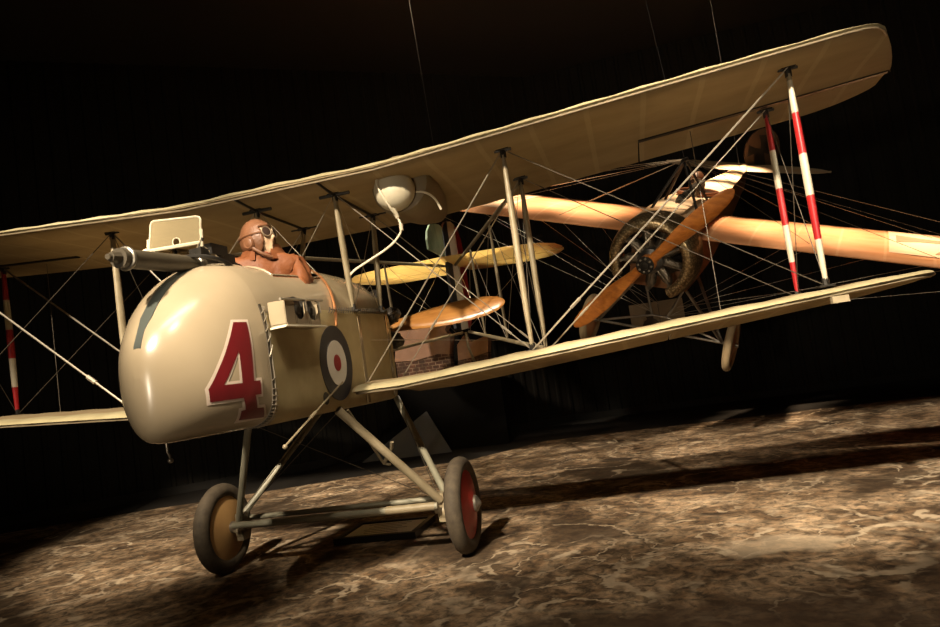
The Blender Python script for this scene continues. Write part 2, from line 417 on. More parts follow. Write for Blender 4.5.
# leading-edge fabric strip riding on each wing
def nose_strip(xs, zf, parent):
    mb = MB(); rings = []
    for x in xs:
        fr = abs(((x/.37) % 1)-.5)*2; a = tip_le(x)+(1-fr)*.0063; ch = tip_te(x)-tip_le(x); th = min(1, ch/1.46)*tfac(x, 1.35 if zf is ZU else 1.0); sag = (1-fr)*.007
        o = []
        for s_ in (.075, .05, .03, .015, .004):
            h = thick(s_)*th-sag*min(1, thick(s_)/.04); o.append(Vector((x, a+s_*ch, zf(x)+zl(s_)*min(1, th)+h+.003)))
        o.append(Vector((x, a-.006, zf(x)+zl(0)*th+.004)))
        for s_ in (.004, .012, .02): o.append(Vector((x, a+s_*ch, zf(x)+zl(s_)*th-.003)))
        inner = [Vector((x, a+.02*ch, zf(x)+zl(.02)*th+.004)), Vector((x, a+.075*ch, zf(x)+zl(.075)*th+thick(.075)*th-.012))]
        rings.append(o+inner)
    mb.loft(rings); o = bp(mb, 'leading_edge', M['wing_edge'], parent)
    mb = MB(); mb.tube([(x, tip_le(x)+.022, zf(x)+zl(.018)*min(1, tfac(x, 1))-.006) for x in xs], .0085, n=6); bp(mb, 'edge_shade_line', M['strut_dark'], parent)  # dark tube added for the shade line under the leading edge
    return o
nose_strip([-x for x in TIPX[::-1][9:]]+stations(-3.72, 3.72)[1:-1]+TIPX[:-9], ZU, UW)
for sgn in (1, -1): nose_strip([sgn*x for x in stations(.42, 3.72)[:-1]+TIPX[:-9]], ZL_, LW[sgn])

mb = MB(); mb.box((3.48, LE+.005, ZL_(3.48)-.02), (.09, .05, .04)); bp(mb, 'edge_socket', M['strut'], LW[1])
# ---- nacelle
NB = -.13
def n_w(y): return .37*max(0.0, 1-min(1, max(0, (-1.3-y)/.606))**1.82)**(1/1.82)
def n_t(y): return interp(y, [(-1.905, .2), (-1.902, .27), (-1.887, .345), (-1.836, .45), (-1.72, .59), (-1.6, .69), (-1.5, .745), (-1.4, .79), (-1.3, .815), (-1.22, .83), (-.95, .835), (-.4, .86), (-.2, .9), (.3, .905), (.55, .89), (.68, .84)])
def n_b(y): return interp(y, [(-1.905, .2), (-1.903, .11), (-1.895, .01), (-1.88, -.06), (-1.85, -.105), (-1.79, -.125), (-1.68, NB), (1, NB)])
def n_zc(y): return interp(y, [(-1.905, .2), (-1.6, .2), (-1.3, .25), (-.6, .42), (.7, .45)])
def nring(y, n=56, off=0.):
    w, t, b_, zc = n_w(y)+off, n_t(y)+off, n_b(y)-off, n_zc(y)
    w = max(w, .004)
    eu = interp(y, [(-1.6, 2.2), (-1.3, 2.5), (-.9, 2.4), (.7, 2.2)]); el = interp(y, [(-1.9, 2.0), (-1.8, 2.2), (-1.6, 2.6), (-1.35, 4.0), (-1.2, 8), (.7, 12)])
    out = []
    for j in range(n):
        a = 2*PI*j/n; c, s_ = math.cos(a), math.sin(a); e = eu if s_ >= 0 else el
        x = w*math.copysign(abs(c)**(2/e), c); z = zc + (t-zc if s_ >= 0 else zc-b_)*math.copysign(abs(s_)**(2/e), s_)
        out.append(Vector((x, y, z)))
    return out
ny = [-1.905, -1.903, -1.898, -1.892, -1.88, -1.865, -1.845, -1.81, -1.76, -1.7, -1.63, -1.56, -1.49, -1.42, -1.35, -1.33]
mb = MB(); mb.loft([nring(y, 112) for y in ny], M['cream_metal'], cap1=False)
NOSE = bp(mb, 'nose_cowl', None, ang=50)
dg = bpy.context.evaluated_depsgraph_get()
def tree_of(o):
    b2 = bmesh.new(); b2.from_mesh(o.data); t = BVHTree.FromBMesh(b2); b2.free(); return t
NT = tree_of(NOSE)
# cockpit section: fabric side + deck with the opening left out
cy = [-1.33, -1.28, -1.2, -1.1, -1.0, -.95, -.85, -.75, -.6, -.45, -.32, -.25, -.15, 0, .15, .3, .45, .55, .62, .66, .68]
def opening(i, j):
    n = 56; a0 = 2*PI*(j+.5)/n; yc = (cy[i]+cy[i+1])/2
    return -.95 < yc < -.25 and abs(a0-PI/2) < .62
mb = MB()
vs = mb.loft([nring(y) for y in cy], M['linen_side'], cap0=False, skip=opening)
md = mb.mi(M['deck'])
for f in mb.bm.faces:
    c = f.calc_center_median()
    if c.z > interp(c.y, [(-1.3, .5), (-.45, .545), (.5, .585)]): f.material_index = md if c.y > -.3 else mb.mi(M['cream_metal'])
BODY = bp(mb, 'nacelle_body', None, ang=50)
# inner cockpit rim
rim = []
def deck_pt(y, ang):
    r = nring(y, 360); return r[int(round(math.degrees(ang))) % 360]
A0, A1 = PI/2-.62, PI/2+.62
for y in (-.95, -.8, -.65, -.5, -.4, -.25): rim.append(deck_pt(y, A0))
for k in range(1, 8): rim.append(deck_pt(-.25, lerp(A0, A1, k/8)))
for y in (-.25, -.4, -.5, -.65, -.8, -.95): rim.append(deck_pt(y, A1))
for k in range(1, 8): rim.append(deck_pt(-.95, lerp(A1, A0, k/8)))
mb = MB(); mb.tube([p+Vector((0, 0, .002)) for p in rim+[rim[0]]], .008, n=8); bp(mb, 'coaming', M['cream_metal'])
# dark shell added so the cockpit interior stays in shade
mb = MB(); wl = []
for y in (-.945, -.8, -.6, -.4, -.255):
    r = nring(y, 120, -.016); wl.append([r[k % 120] for k in range(-12, 73)])
mb.loft([list(q) for q in zip(*wl)], None, closed=False, skip=lambda i, j: abs(2*PI*(i-12+.5)/120-PI/2) < .66)
bp(mb, 'cockpit_shade_shell', M['black'], BODY)
# lacing strip at the joint
mb = MB(); rr = nring(-1.325, 56, .006); r2 = nring(-1.29, 56, .006); r3 = nring(-1.29, 56, -.006); r4 = nring(-1.325, 56, -.006)
mb.bm.free()
for a0, a1 in ((-80, 26), (154, 260)):
    mb = MB(); rings = []
    for k in range(a0, a1+1, 2):
        q = []
        for y, o_ in ((-1.33, .004), (-1.308, .004), (-1.308, -.005), (-1.33, -.005)): q.append(nring(y, 360, o_)[k % 360])
        rings.append(q)
    mb.loft(rings); bp(mb, 'joint_band', M['wire_dark'])
mb = MB()
for k in range(0, 360, 5):
    if 24 < k < 290: continue
    a = nring(-1.33, 360, .006)[k]; b_ = nring(-1.285, 360, .006)[(k+3) % 360]
    mb.tube([a, (a+b_)/2+Vector((.003, 0, 0)), b_], .003, n=5)
mb.tube([nring(-1.307, 360, .007)[k % 360] for k in range(288, 386, 3)], .003, n=5); bp(mb, 'joint_lacing', M['wire'])
mb = MB()
k = 0; y = -.5
while y < .62:
    z = interp(y, [(-.45, .545), (.5, .585)])
    x = BVHTree and .375
    mb.tube([(.374, y, z-.02), (.381, y+.014, z), (.374, y+.028, z+.02)], .004, n=5); y += .04
mb.tube([(.377, -.5, z-.04), (.377, .62, z-.01)], .004, n=5)
bp(mb, 'deck_lacing', M['wire_dark'])
# seams on the fabric side
for y, z0, z1 in ((.02, -.11, .53), (.6, -.1, .55)):
    mb = MB(); mb.box((.3695, y, (z0+z1)/2), (.008, .05, z1-z0)); bp(mb, 'side_tape', M['deck'])
# number 4, laid on the nose surface
def poly_iv(polys, z):
    xs = []
    for pl in polys:
        for (y0, z0), (y1, z1) in zip(pl, pl[1:]+pl[:1]):
            if (z0 <= z < z1) or (z1 <= z < z0): xs.append(y0+(y1-y0)*(z-z0)/(z1-z0))
    return sorted(xs)
def decal(name, polys, mm, off, parent, tree, thick_=.0015):
    zs = sorted({round(p[1], 5) for pl in polys for p in pl}); lv = []
    mb = MB()
    for za, zb in zip(zs, zs[1:]):
        n = max(1, int((zb-za)/.012)+1)
        for i in range(n):
            lo_, hi_ = lerp(za, zb, i/n)+1e-6, lerp(za, zb, (i+1)/n)-1e-6
            A, B = poly_iv(polys, lo_), poly_iv(polys, hi_)
            if len(A) != len(B): continue
            for q in range(0, len(A)-1, 2):
                w = max(A[q+1]-A[q], B[q+1]-B[q]); kk = max(1, int(w/.02)+1)
                for s_ in range(kk):
                    quad = []
                    for (IV, z, t) in ((A, lo_, s_/kk), (A, lo_, (s_+1)/kk), (B, hi_, (s_+1)/kk), (B, hi_, s_/kk)):
                        y = lerp(IV[q], IV[q+1], t)
                        h, nn, _, _ = tree.ray_cast(Vector((2, y, z+ZO)), Vector((-1, 0, 0)))
                        if h is None: h, nn = Vector((.2, y, z+ZO)), Vector((1, 0, 0))
                        quad.append(h+nn*off-Vector((0, 0, ZO)))
                    if (Vector(quad[0])-Vector(quad[2])).length < 1e-5: continue
                    try: mb.face(quad)
                    except Exception: pass
    return mb.build(name, mm, parent, dz=ZO, weld=1e-4)
four = [(-1.54, .434), (-1.46, .434), (-1.474, .122), (-1.428, .122), (-1.422, .05), (-1.464, .05), (-1.436, -.018), (-1.39, -.02), (-1.352, -.072), (-1.52, -.066), (-1.534, -.02), (-1.511, -.018), (-1.538, .043), (-1.708, .042), (-1.72, .106)]
hole = [(-1.55, .284), (-1.549, .118), (-1.65, .118)]
def grow(pl, d):
    out = []; n = len(pl)
    area = sum(pl[i][0]*pl[(i+1) % n][1]-pl[(i+1) % n][0]*pl[i][1] for i in range(n)); sg = 1 if area > 0 else -1
    for i in range(n):
        p0, p1, p2 = Vector(pl[i-1]), Vector(pl[i]), Vector(pl[(i+1) % n])
        e1 = (p1-p0).normalized(); e2 = (p2-p1).normalized()
        n1 = Vector((e1.y, -e1.x))*sg; n2 = Vector((e2.y, -e2.x))*sg
        b_ = (n1+n2); l = b_.length
        b_ = b_/l if l > 1e-6 else n1
        k_ = d/max(.45, b_.dot(n1)); out.append(tuple(p1+b_*k_))
    return out
o4 = decal('number_outline', [grow(four, .014), grow(hole, -.014)], M['number_white'], .0025, NOSE, NT)
o4['label'] = 'white outline of the number 4'
o4 = decal('number', [four, hole], M['number_red'], .005, NOSE, NT); o4['label'] = 'dark red number 4'
# roundel on the fabric side
def disc(mb, c, r, x, n=48, ry=None):
    mb.lathe([(0, r), (.002, r)], (x, c[0], c[1]), (1, 0, 0), n=n)
RC = (-.465, .19)
for nm, r, x, mm in (('roundel_outer_ring', .25, .371, 'navy'), ('roundel_middle_ring', .15, .3735, 'roundel_white'), ('roundel_centre', .055, .376, 'red')):
    mb = MB(); disc(mb, RC, r, x); bp(mb, nm, M[mm], BODY)
mb = MB(); disc(mb, (-.69, -.03), .04, .371); bp(mb, 'inspection_hole', M['black'], BODY)
# slot plate and nose trim
mb = MB(); pts = []
strip = []
for y in (-1.885, -1.85, -1.8, -1.74, -1.68, -1.62, -1.56, -1.5, -1.44, -1.38, -1.3):
    z = n_t(y); hw = .02 if y < -1.84 else .032
    strip.append([(-hw, y, z-.02), (hw, y, z-.02), (hw, y, z+.004), (-hw, y, z+.004)])
mb.loft(strip); bp(mb, 'slot_plate', M['slot'], NOSE)
mb = MB(); mb.box((.05, -1.16, .835), (.1, .05, .012)); bp(mb, 'latch', M['black'], NOSE)
mb = MB(); mb.tube([(-.02, -1.72, -.125), (-.02, -1.72, -.17), (-.015, -1.71, -.2)], .006); mb.ball((-.015, -1.71, -.215), .014, n=6); bp(mb, 'drain_pipe', M['steel'], NOSE)
# ammunition drum rack on the port side
RK = MB(); x0 = .36
RK.box((.415, -1.264, .477), (.10, .012, .135)); RK.box((.415, -.846, .477), (.10, .012, .135)); RK.box((.418, -1.05, .41), (.11, .44, .012))
# front plate of the box with two rounded cut-outs
def plate_with_holes():
    k = RK.mi(M['cream_metal']) if RK.mats else 0
    ya, yb, za, zb = -1.27, -.84, .41, .545; xp = .462
    holes = ((-1.10, .062), (-.93, .062))
    n = 72
    for i in range(n):
        y0, y1 = lerp(ya, yb, i/n), lerp(ya, yb, (i+1)/n); ym = (y0+y1)/2
        def top(y):
            for hc, hr in holes:
                if abs(y-hc) < hr: return .50-math.sqrt(max(0, hr*hr-(y-hc)**2))*.9
            return zb
        a, b_ = top(y0 if abs(ym-y0) < 1 else ym), top(y1)
        t0 = min(a, zb); t1 = min(b_, zb)
        if (t0 == zb) != (t1 == zb): t0 = t1 = max(t0, t1) if False else min(t0, t1)
        RK.loft([[(xp, y0, za), (xp, y1, za), (xp, y1, t1), (xp, y0, t0)], [(xp+.006, y0, za), (xp+.006, y1, za), (xp+.006, y1, t1), (xp+.006, y0, t0)]])
plate_with_holes()
RACK = bp(RK, 'drum_rack', M['cream_metal'])
mb = MB(); mb.tube([(.475, -1.33, .545), (.475, -.80, .57)], .008, n=6)
for y in (-1.08, -.9): mb.tube([(.475, y, .56), (.482, y+.03, .555), (.482, y+.04, .49)], .007, n=6)
bp(mb, 'rack_rail', M['wire'], RACK)
for y in (-1.10, -.93):
    mb = MB(); mb.lathe([(-.045, .06), (-.04, .08), (.03, .08), (.035, .07), (.04, .03), (.05, .02)], (.41, y, .50), (1, 0, 0), n=24)
    bp(mb, 'ammunition_drum', M['black'], RACK)
mb = MB(); mb.tube([(.37, -1.28, .395), (.47, -1.29, .40), (.475, -.78, .41)], .007, n=6); bp(mb, 'rack_brace', M['pipe'], RACK)
# copper pipe over the deck
mb = MB(); pp = []
for k in range(0, 11):
    a = lerp(PI/2-.1, .02, k/10); r = nring(lerp(-.2, -.42, k/10), 360, .012); pp.append(r[int(math.degrees(a))])
mb.tube(pp, .009, n=8); bp(mb, 'copper_pipe', M['copper'])
# machine gun, windscreen
G = MB()
G.tube([(0, -2.0, .775), (0, -1.97, .776), (0, -1.95, .777)], [.022, .03, .03])
G.tube([(0, -1.95, .775), (0, -1.3, .815)], .048, n=16)
G.tube([(0, -2.02, .773), (0, -1.97, .776)], .014)
GUN = bp(G, 'machine_gun', M['gunmetal'])
GUN['label'] = 'dark machine gun barrel'
for y, z, r in ((-1.36, .812, .05), (-1.9, .779, .05)):
    mb = MB(); mb.torus((0, y, z), (0, 1, .06), r, .011, n=20, k=8); bp(mb, 'barrel_clamp', M['steel'], GUN)
mb = MB(); mb.box((0, -1.17, .865), (.075, .34, .085)); mb.box((0, -1.13, .93), (.05, .16, .05)); mb.tube([(0, -1.0, .87), (0, -.9, .85), (0, -.86, .80)], .018); mb.box((.04, -1.2, .9), (.03, .12, .04)); bp(mb, 'receiver', M['black'], GUN)
mb = MB(); mb.torus((0, -1.28, .80), (0, .3, 1), .16, .013, n=30, k=8); mb.tube([(-.1, -1.3, .74), (0, -1.27, .85), (.1, -1.3, .74)], .012); mb.tube([(0, -1.3, .9), (.03, -1.3, .97)], .01); bp(mb, 'gun_mount', M['black'], GUN)
W = MB()
wp = [(-.322, .955), (.018, .945), (.026, 1.055), (.029, 1.075), (.022, 1.09), (.008, 1.097), (-.268, 1.122), (-.285, 1.118), (-.295, 1.105)]
WY = -1.3
# sheet with a round sight hole: ring of quads from outline to hole
def ray_out(a, c):
    d = Vector((math.cos(a), math.sin(a))); best = 9
    for p, q in zip(wp, wp[1:]+wp[:1]):
        p = Vector(p)-c; q = Vector(q)-c; e = q-p; den = d.x*e.y-d.y*e.x
        if abs(den) < 1e-9: continue
        t = (p.x*e.y-p.y*e.x)/den; u = (p.x*d.y-p.y*d.x)/den
        if t > 0 and -1e-6 <= u <= 1+1e-6: best = min(best, t)
    return c+d*best
HC = Vector((-.14, .975))
angs = sorted([2*PI*i/48 for i in range(48)]+[math.atan2(p[1]-HC.y, p[0]-HC.x) % (2*PI) for p in wp])
rings_o = [ray_out(a, HC) for a in angs]; rings_i = [HC+Vector((math.cos(a), math.sin(a)))*.022 for a in angs]
f3 = lambda p, y: (p.x, y, p.y)
for i in range(len(angs)):
    j = (i+1) % len(angs)
    W.face([f3(rings_o[i], WY), f3(rings_o[j], WY), f3(rings_i[j], WY), f3(rings_i[i], WY)])
    W.face([f3(rings_o[i], WY+.004), f3(rings_i[i], WY+.004), f3(rings_i[j], WY+.004), f3(rings_o[j], WY+.004)])
WS = bp(W, 'windscreen', M['glass'])
mb = MB(); loop = [(p[0], WY+.002, p[1]) for p in wp]; mb.tube(loop+[loop[0]], .006, n=6)
mb.tube([loop[0], loop[1]], .011, n=6); mb.torus((HC.x, WY+.002, HC.y), (0, 1, 0), .024, .004, n=20, k=6)
mb.tube([(-.325, WY, .945), (-.318, WY, 1.02)], .01, n=6); mb.tube([(.02, WY, .92), (.027, WY, 1.02)], .01, n=6); mb.ball((-.345, WY, .955), .018, n=6)
bp(mb, 'screen_frame', M['white'], WS)
mb = MB(); mb.tube([(.01, WY, .94), (-.12, -1.22, .84)], .01, n=6); mb.tube([(-.3, WY, .95), (-.1, -1.24, .83)], .01, n=6); mb.tube([(.01, WY, .93), (.06, -1.2, .85)], .01, n=6); bp(mb, 'screen_bracket', M['strut_dark'], WS)

# ---- struts
def strut(name, a, b_, w=.034, th=.02, bands=None, mm=None, fit=True, taper=.55, parent=None):
    a, b_ = Vector(a), Vector(b_); d = (b_-a); L = d.length; dn = d.normalized()
    fwd = Vector((0, 1, 0)); fwd = (fwd-dn*fwd.dot(dn)).normalized(); sd = dn.cross(fwd)
    bands = bands or [(0, 1, mm)]
    mb = MB(); n = 14
    for t0, t1, m_ in bands:
        rings = []; k = max(2, int((t1-t0)*14))
        for i in range(k+1):
            t = lerp(t0, t1, i/k); s_ = 1-(1-taper)*abs(2*t-1)**2.2
            rings.append([a+d*t+(fwd*math.cos(2*PI*j/n)*w*s_+sd*math.sin(2*PI*j/n)*th*s_) for j in range(n)])
        mb.loft(rings, m_)
    o = bp(mb, name, None, parent)
    if fit:
        f = MB(); f.tube([a, a+dn*.06], .022, n=8); f.box(a, (.09, .06, .012)); f.tube([a+Vector((-.06, 0, -.005)), a+Vector((.06, 0, -.005))], .01, n=6)
        bp(f, 'strut_fitting', M['black'], o)
        f = MB(); f.tube([b_-dn*.05, b_], .022, n=8); f.box(b_, (.09, .06, .012)); bp(f, 'strut_fitting', M['black'], o)
    return o
Wt, Rd, Sd, S_ = M['white'], M['red'], M['strut_dark'], M['strut']
fb = [(0, .06, M['strut_dark']), (.06, .21, Wt), (.21, .40, Rd), (.40, .59, Wt), (.59, .79, Rd), (.79, 1, Wt)]
rb = [(0, .22, Rd), (.22, .425, Wt), (.425, .62, Rd), (.62, .815, Wt), (.815, 1, Rd)]
for sg_ in (1, -1):
    o = strut('interplane_strut', up(sg_*SOX, 0), lo(sg_*SOX, 0), .036, .024, fb); o['label'] = 'red and white striped outer front strut'
    o = strut('interplane_strut', up(sg_*SOX, SP), lo(sg_*SOX, SP), .036, .024, rb); o['label'] = 'red and white striped outer rear strut'
    strut('interplane_strut', up(sg_*SIX, 0), lo(sg_*SIX, 0), .036, .024, [(0, .1, Sd), (.1, .5, M['strut']), (.5, 1, M['strut'])])
    strut('interplane_strut', up(sg_*SIX, SP), lo(sg_*SIX, SP), .036, .024, mm=M['strut_dark'] if False else M['strut'])
    strut('cabane_strut', up(sg_*SCX, 0), P3(sg_*.365, -.04, .56), .036, .022, mm=M['strut'])
    strut('cabane_strut', up(sg_*SCX, SP), P3(sg_*.365, .52, .58), .034, .022, mm=M['strut'])
    # chordwise compression pipe under the centre section
    mb = MB(); mb.tube([(sg_*SCX, LE+.02, GAP+.018), (sg_*SCX, -.02, GAP-.014), (sg_*SCX, SP-.02, GAP-.024)], .011, n=6)
    bp(mb, 'fabric_strap', M['black'], UW)
    for y in (-.02, SP-.02):
        mb = MB(); mb.tube([(sg_*SCX-.12, y, GAP-.012), (sg_*SCX+.12, y, GAP-.012)], .012, n=6); bp(mb, 'cross_fitting', M['black'], UW)

# ---- gravity tank and its pipes
mb = MB(); mb.ball((.78, 0, 1.385), .15, n=20)
TANK = bp(mb, 'fuel_tank', M['tank'])
mb = MB(); mb.lathe([(.0, .17), (.02, .215), (.06, .23), (.3, .225), (.6, .18), (.9, .1), (1.05, .02)], (.80, .05, 1.45), (.03, 1, -.05), n=28); bp(mb, 'tank_fairing', M['fairing'], TANK)
mb = MB(); mb.tube([(.70, -.1, 1.49), (.70, -.15, 1.42), (.73, -.15, 1.33), (.765, -.08, 1.23), (.78, -.02, 1.19), (.80, -.02, 1.13), (.80, -.02, 1.07), (.70, -.02, .98), (.50, -.02, .90), (.38, -.02, .85), (.35, -.03, .8), (.352, -.04, .68)], .0085, n=8, smooth_=2)
bp(mb, 'fuel_pipe', M['pipe'], TANK)
for p, q, r in (((.70, -.1, 1.5), (.7, -.12, 1.42), .018), ((.765, -.05, 1.26), (.783, -.02, 1.18), .017), ((.8, -.02, 1.13), (.8, -.02, 1.08), .015)):
    mb = MB(); mb.tube([p, q], r, n=10); bp(mb, 'pipe_union', M['white'], TANK)
mb = MB(); mb.tube([(.90, .04, 1.36), (.99, .06, 1.35), (1.05, .1, 1.30), (1.07, .15, 1.22)], .009, n=8, smooth_=2); bp(mb, 'vent_pipe', M['pipe'], TANK)

# ---- engine and pusher propeller
E_ = MB(); EC = Vector((0, .95, .47))
E_.lathe([(-.28, .1), (-.2, .16), (.12, .16), (.16, .1), (.3, .05)], EC, (0, 1, 0), n=24)
ENG = bp(E_, 'rotary_engine', M['engine'])
for k in range(9):
    a = 2*PI*k/9+.35; d = Vector((math.cos(a), 0, math.sin(a))); mb = MB()
    prof = [(.14, .06)]
    for q in range(9): prof += [(.18+q*.02, .073), (.188+q*.02, .073), (.19+q*.02, .06), (.198+q*.02, .06)]
    prof += [(.37, .05), (.40, .03)]
    mb.lathe(prof, EC, d, n=16); mb.tube([EC+d*.12+Vector((0, -.09, 0)), EC+d*.39+Vector((0, -.06, 0))], .011, n=6)
    bp(mb, 'cylinder', M['engine'], ENG)
def blade(mb, hub, axis, span, R, wmax, pitch0, pitch1, mat_, root=.05, ywise=1, handed=1):
    """airscrew blade: hub centre, axis of turning, direction of the blade"""
    hub, axis, span = Vector(hub), Vector(axis).normalized(), Vector(span).normalized(); tan = axis.cross(span)
    rings = []; n = 14
    for t, w, th in ((.0, .07, .065), (.08, .07, .06), (.16, .075, .05), (.28, .1, .042), (.42, .13, .033), (.58, .14, .026), (.74, .13, .02), (.87, .105, .015), (.95, .075, .011), (.99, .035, .008), (1.0, .012, .004)):
        p = lerp(pitch0, pitch1, t)*handed; w *= wmax/.14
        u = tan*math.cos(p)+axis*math.sin(p); v = axis*math.cos(p)-tan*math.sin(p)
        rings.append([hub+span*R*t+u*w*math.cos(2*PI*j/n)+v*th*math.sin(2*PI*j/n) for j in range(n)])
    mb.loft(rings, mat_)
PH = Vector((0, 1.28, .5))
mb = MB(); ang = .06
for sg_ in (1, -1):
    blade(mb, PH, (0, 1, 0), (sg_*math.cos(ang), 0, sg_*math.sin(ang)), 1.25, .125, .95, .32, M['prop'], handed=-1)
mb.lathe([(-.07, .09), (.07, .09)], PH, (0, 1, 0), M['prop'], n=24)
PROP = bp(mb, 'propeller', None)
mb = MB(); mb.lathe([(-.09, .085), (-.065, .085)], PH, (0, 1, 0), n=24); bp(mb, 'hub_plate', M['steel'], PROP)
mb = MB(); mb.lathe([(.07, .085), (.085, .085), (.09, .04), (.13, .03)], PH, (0, 1, 0), n=24); bp(mb, 'hub_plate', M['steel'], PROP)

# ---- tail booms, tail surfaces
ub = lambda t, s_: Vector((s_*lerp(SIX, .06, t), lerp(SP, 4.62, t), lerp(GAP+.02, 1.5, t)))
lb = lambda t, s_: Vector((s_*lerp(SIX, .05, t), lerp(SP, 4.92, t), lerp(.1, .56, t)))
for sg_ in (1, -1):
    mb = MB(); mb.tube([ub(0, sg_), ub(1, sg_)], .021, n=10); o = bp(mb, 'upper_tail_boom', M['strut_dark'] if sg_ > 0 else M['strut'])
    mb = MB(); mb.tube([lb(0, sg_), lb(1, sg_)], .021, n=10); bp(mb, 'lower_tail_boom', M['strut'])
    for t in (.36, .68): strut('boom_strut', ub(t, sg_), lb(t*.985, sg_), .024, .016, mm=M['strut'], fit=False)
T = MB(); rings = []
def tp_le(x): return interp(abs(x), [(0, 3.98), (1.0, 4.1), (1.3, 4.25), (1.48, 4.5), (1.55, 4.8)])
def tp_te(x): return interp(abs(x), [(0, 5.05), (.95, 5.05), (1.3, 5.02), (1.48, 4.98), (1.55, 4.9)])
for x in [-1.55, -1.52, -1.48, -1.4, -1.3, -1.15]+[i*.13 for i in range(-8, 9)]+[1.15, 1.3, 1.4, 1.48, 1.52, 1.55]:
    a, b_ = tp_le(x), tp_te(x); k = .03*min(1, (b_-a)/.8)
    ts = [0, .02, .08, .2, .4, .7, 1]
    rings.append([(x, lerp(a, b_, t), 1.535+k*math.sqrt(t)*(1-.7*t)) for t in ts[::-1]]+[(x, lerp(a, b_, t), 1.535-k*math.sqrt(t)*(1-.7*t)-.002) for t in ts])
T.loft(rings); TPL = bp(T, 'tailplane', M['tail_fabric'])
for sg_ in (1, -1):
    mb = MB(); rings = []
    for x in (.06, .2, .4, .6, .8, 1.0, 1.2, 1.35, 1.45, 1.52, 1.55):
        te = interp(x, [(.06, 5.55), (.3, 5.68), (1.0, 5.72), (1.3, 5.62), (1.48, 5.35), (1.55, 5.08)]); a = min(5.065, te-.02)
        rings.append([(sg_*x, a, 1.55), (sg_*x, te, 1.535), (sg_*x, te, 1.531), (sg_*x, a, 1.52)])
    mb.loft(rings); bp(mb, 'elevator', M['tail_fabric'], TPL)
def vert_fin(name, pl, th, mm, parent=None, lab=None, x=0):
    mb = MB(); a = [(x-th/2, y, z) for y, z in pl]; b_ = [(x+th/2, y, z) for y, z in pl]; mb.loft([a, b_])
    o = bp(mb, name, mm, parent, ang=30)
    if lab: o['label'] = lab
    return o
vert_fin('fin', [(3.52, 1.58), (4.3, 1.57), (4.32, 2.0), (4.2, 2.01), (4.0, 1.99), (3.72, 1.93), (3.56, 1.82), (3.5, 1.7)], .025, M['green'], None, 'faded green fin')
RUD = vert_fin('rudder', [(4.34, .6), (4.62, .58), (4.62, 2.13), (4.52, 2.1), (4.4, 2.04), (4.34, 1.98)], .035, M['navy'], None)
vert_fin('rudder_stripe', [(4.62, .58), (5.06, .62), (5.06, 2.16), (4.85, 2.17), (4.62, 2.13)], .034, M['roundel_white'], RUD, 'white rudder stripe')
vert_fin('rudder_stripe', [(5.06, .62), (5.28, .68), (5.42, .85), (5.46, 1.2), (5.46, 1.7), (5.38, 1.98), (5.26, 2.11), (5.06, 2.16)], .033, M['red'], RUD, 'red rudder stripe')
mb = MB(); mb.tube([(0, 4.92, .56), (0, 4.95, .35), (0, 5.2, .14), (0, 5.3, .1)], .02, n=8); bp(mb, 'tail_skid', M['strut'])

# ---- undercarriage
AX = Vector((0, .06, -.91))
def tube_part(name, pts, r, mm, parent=None, n=10, lab=None, smooth_=0):
    mb = MB(); mb.tube(pts, r, n=n, smooth_=smooth_); o = bp(mb, name, mm, parent)
    if lab: o['label'] = lab
    return o
for sg_ in (1, -1):
    bot = Vector((sg_*.80, .06, -.86))
    tube_part('undercarriage_strut', [(sg_*.33, -.45, NB+.01), bot+Vector((0, -.03, 0))], .03 if sg_ > 0 else .026, M['strut'] if sg_ > 0 else M['grey_tube'])
    tube_part('undercarriage_strut', [(sg_*.33, .72, NB+.01), bot+Vector((sg_*.02, .06, .02))], .026, M['grey_tube'])
    mb = MB(); mb.box(bot+Vector((0, .01, -.05)), (.05, .09, .2)); mb.tube([bot+Vector((-.05*sg_, -.02, -.07)), bot+Vector((.05*sg_, -.02, -.07))], .022); mb.tube([bot+Vector((-.03*sg_, -.06, -.02)), bot+Vector((-.03*sg_, .08, -.02))], .016)
    for q in range(4): mb.torus(bot+Vector((-.02+.013*q, .01, -.09)), (1, 0, 0), .05, .008, n=16, k=6)
    bp(mb, 'axle_block', M['strut'] if sg_ > 0 else M['strut_dark'])
tube_part('axle', [(-1.05, .06, -.91), (1.05, .06, -.91)], .022, M['grey_tube'])
tube_part('spreader_bar', [(-.8, -.05, -.88), (.8, -.05, -.88)], .024, M['grey_tube'])
tube_part('spreader_bar', [(-.8, .17, -.87), (.8, .17, -.87)], .02, M['grey_tube'])
tube_part('bar_sleeve', [(.42, -.05, -.88), (.78, -.05, -.88)], .029, M['strut'], lab='cream sleeve on the spreader bar')
for sg_ in (1, -1):
    c = Vector((sg_*.955, .06, -.91)); mb = MB()
    mb.torus(c, (1, 0, 0), .278, .058, M['rubber'], n=48, k=14)
    WH = bp(mb, 'wheel', None)
    mb = MB(); mb.lathe([(.0, .245), (.012, .24), (.06, .05), (.066, .0)], c+Vector((sg_*.025, 0, 0)), (sg_, 0, 0), n=40); o = bp(mb, 'outer_disc', M['disc_red'], WH); o['label'] = 'red wheel cover'
    mb = MB(); mb.lathe([(.0, .245), (.012, .24), (.05, .06), (.055, .0)], c-Vector((sg_*.025, 0, 0)), (-sg_, 0, 0), n=40); o = bp(mb, 'inner_disc', M['disc_tan'], WH); o['label'] = 'tan wheel cover'
    mb = MB(); mb.lathe([(-.13, .045), (.07, .045), (.085, .06), (.1, .055), (.115, .03), (.13, .012)], c, (sg_, 0, 0), n=20); bp(mb, 'hub', M['steel'], WH)
    mb = MB(); mb.torus(c, (1, 0, 0), .244, .012, n=40, k=8, sq=1); bp(mb, 'rim', M['rubber'], WH)
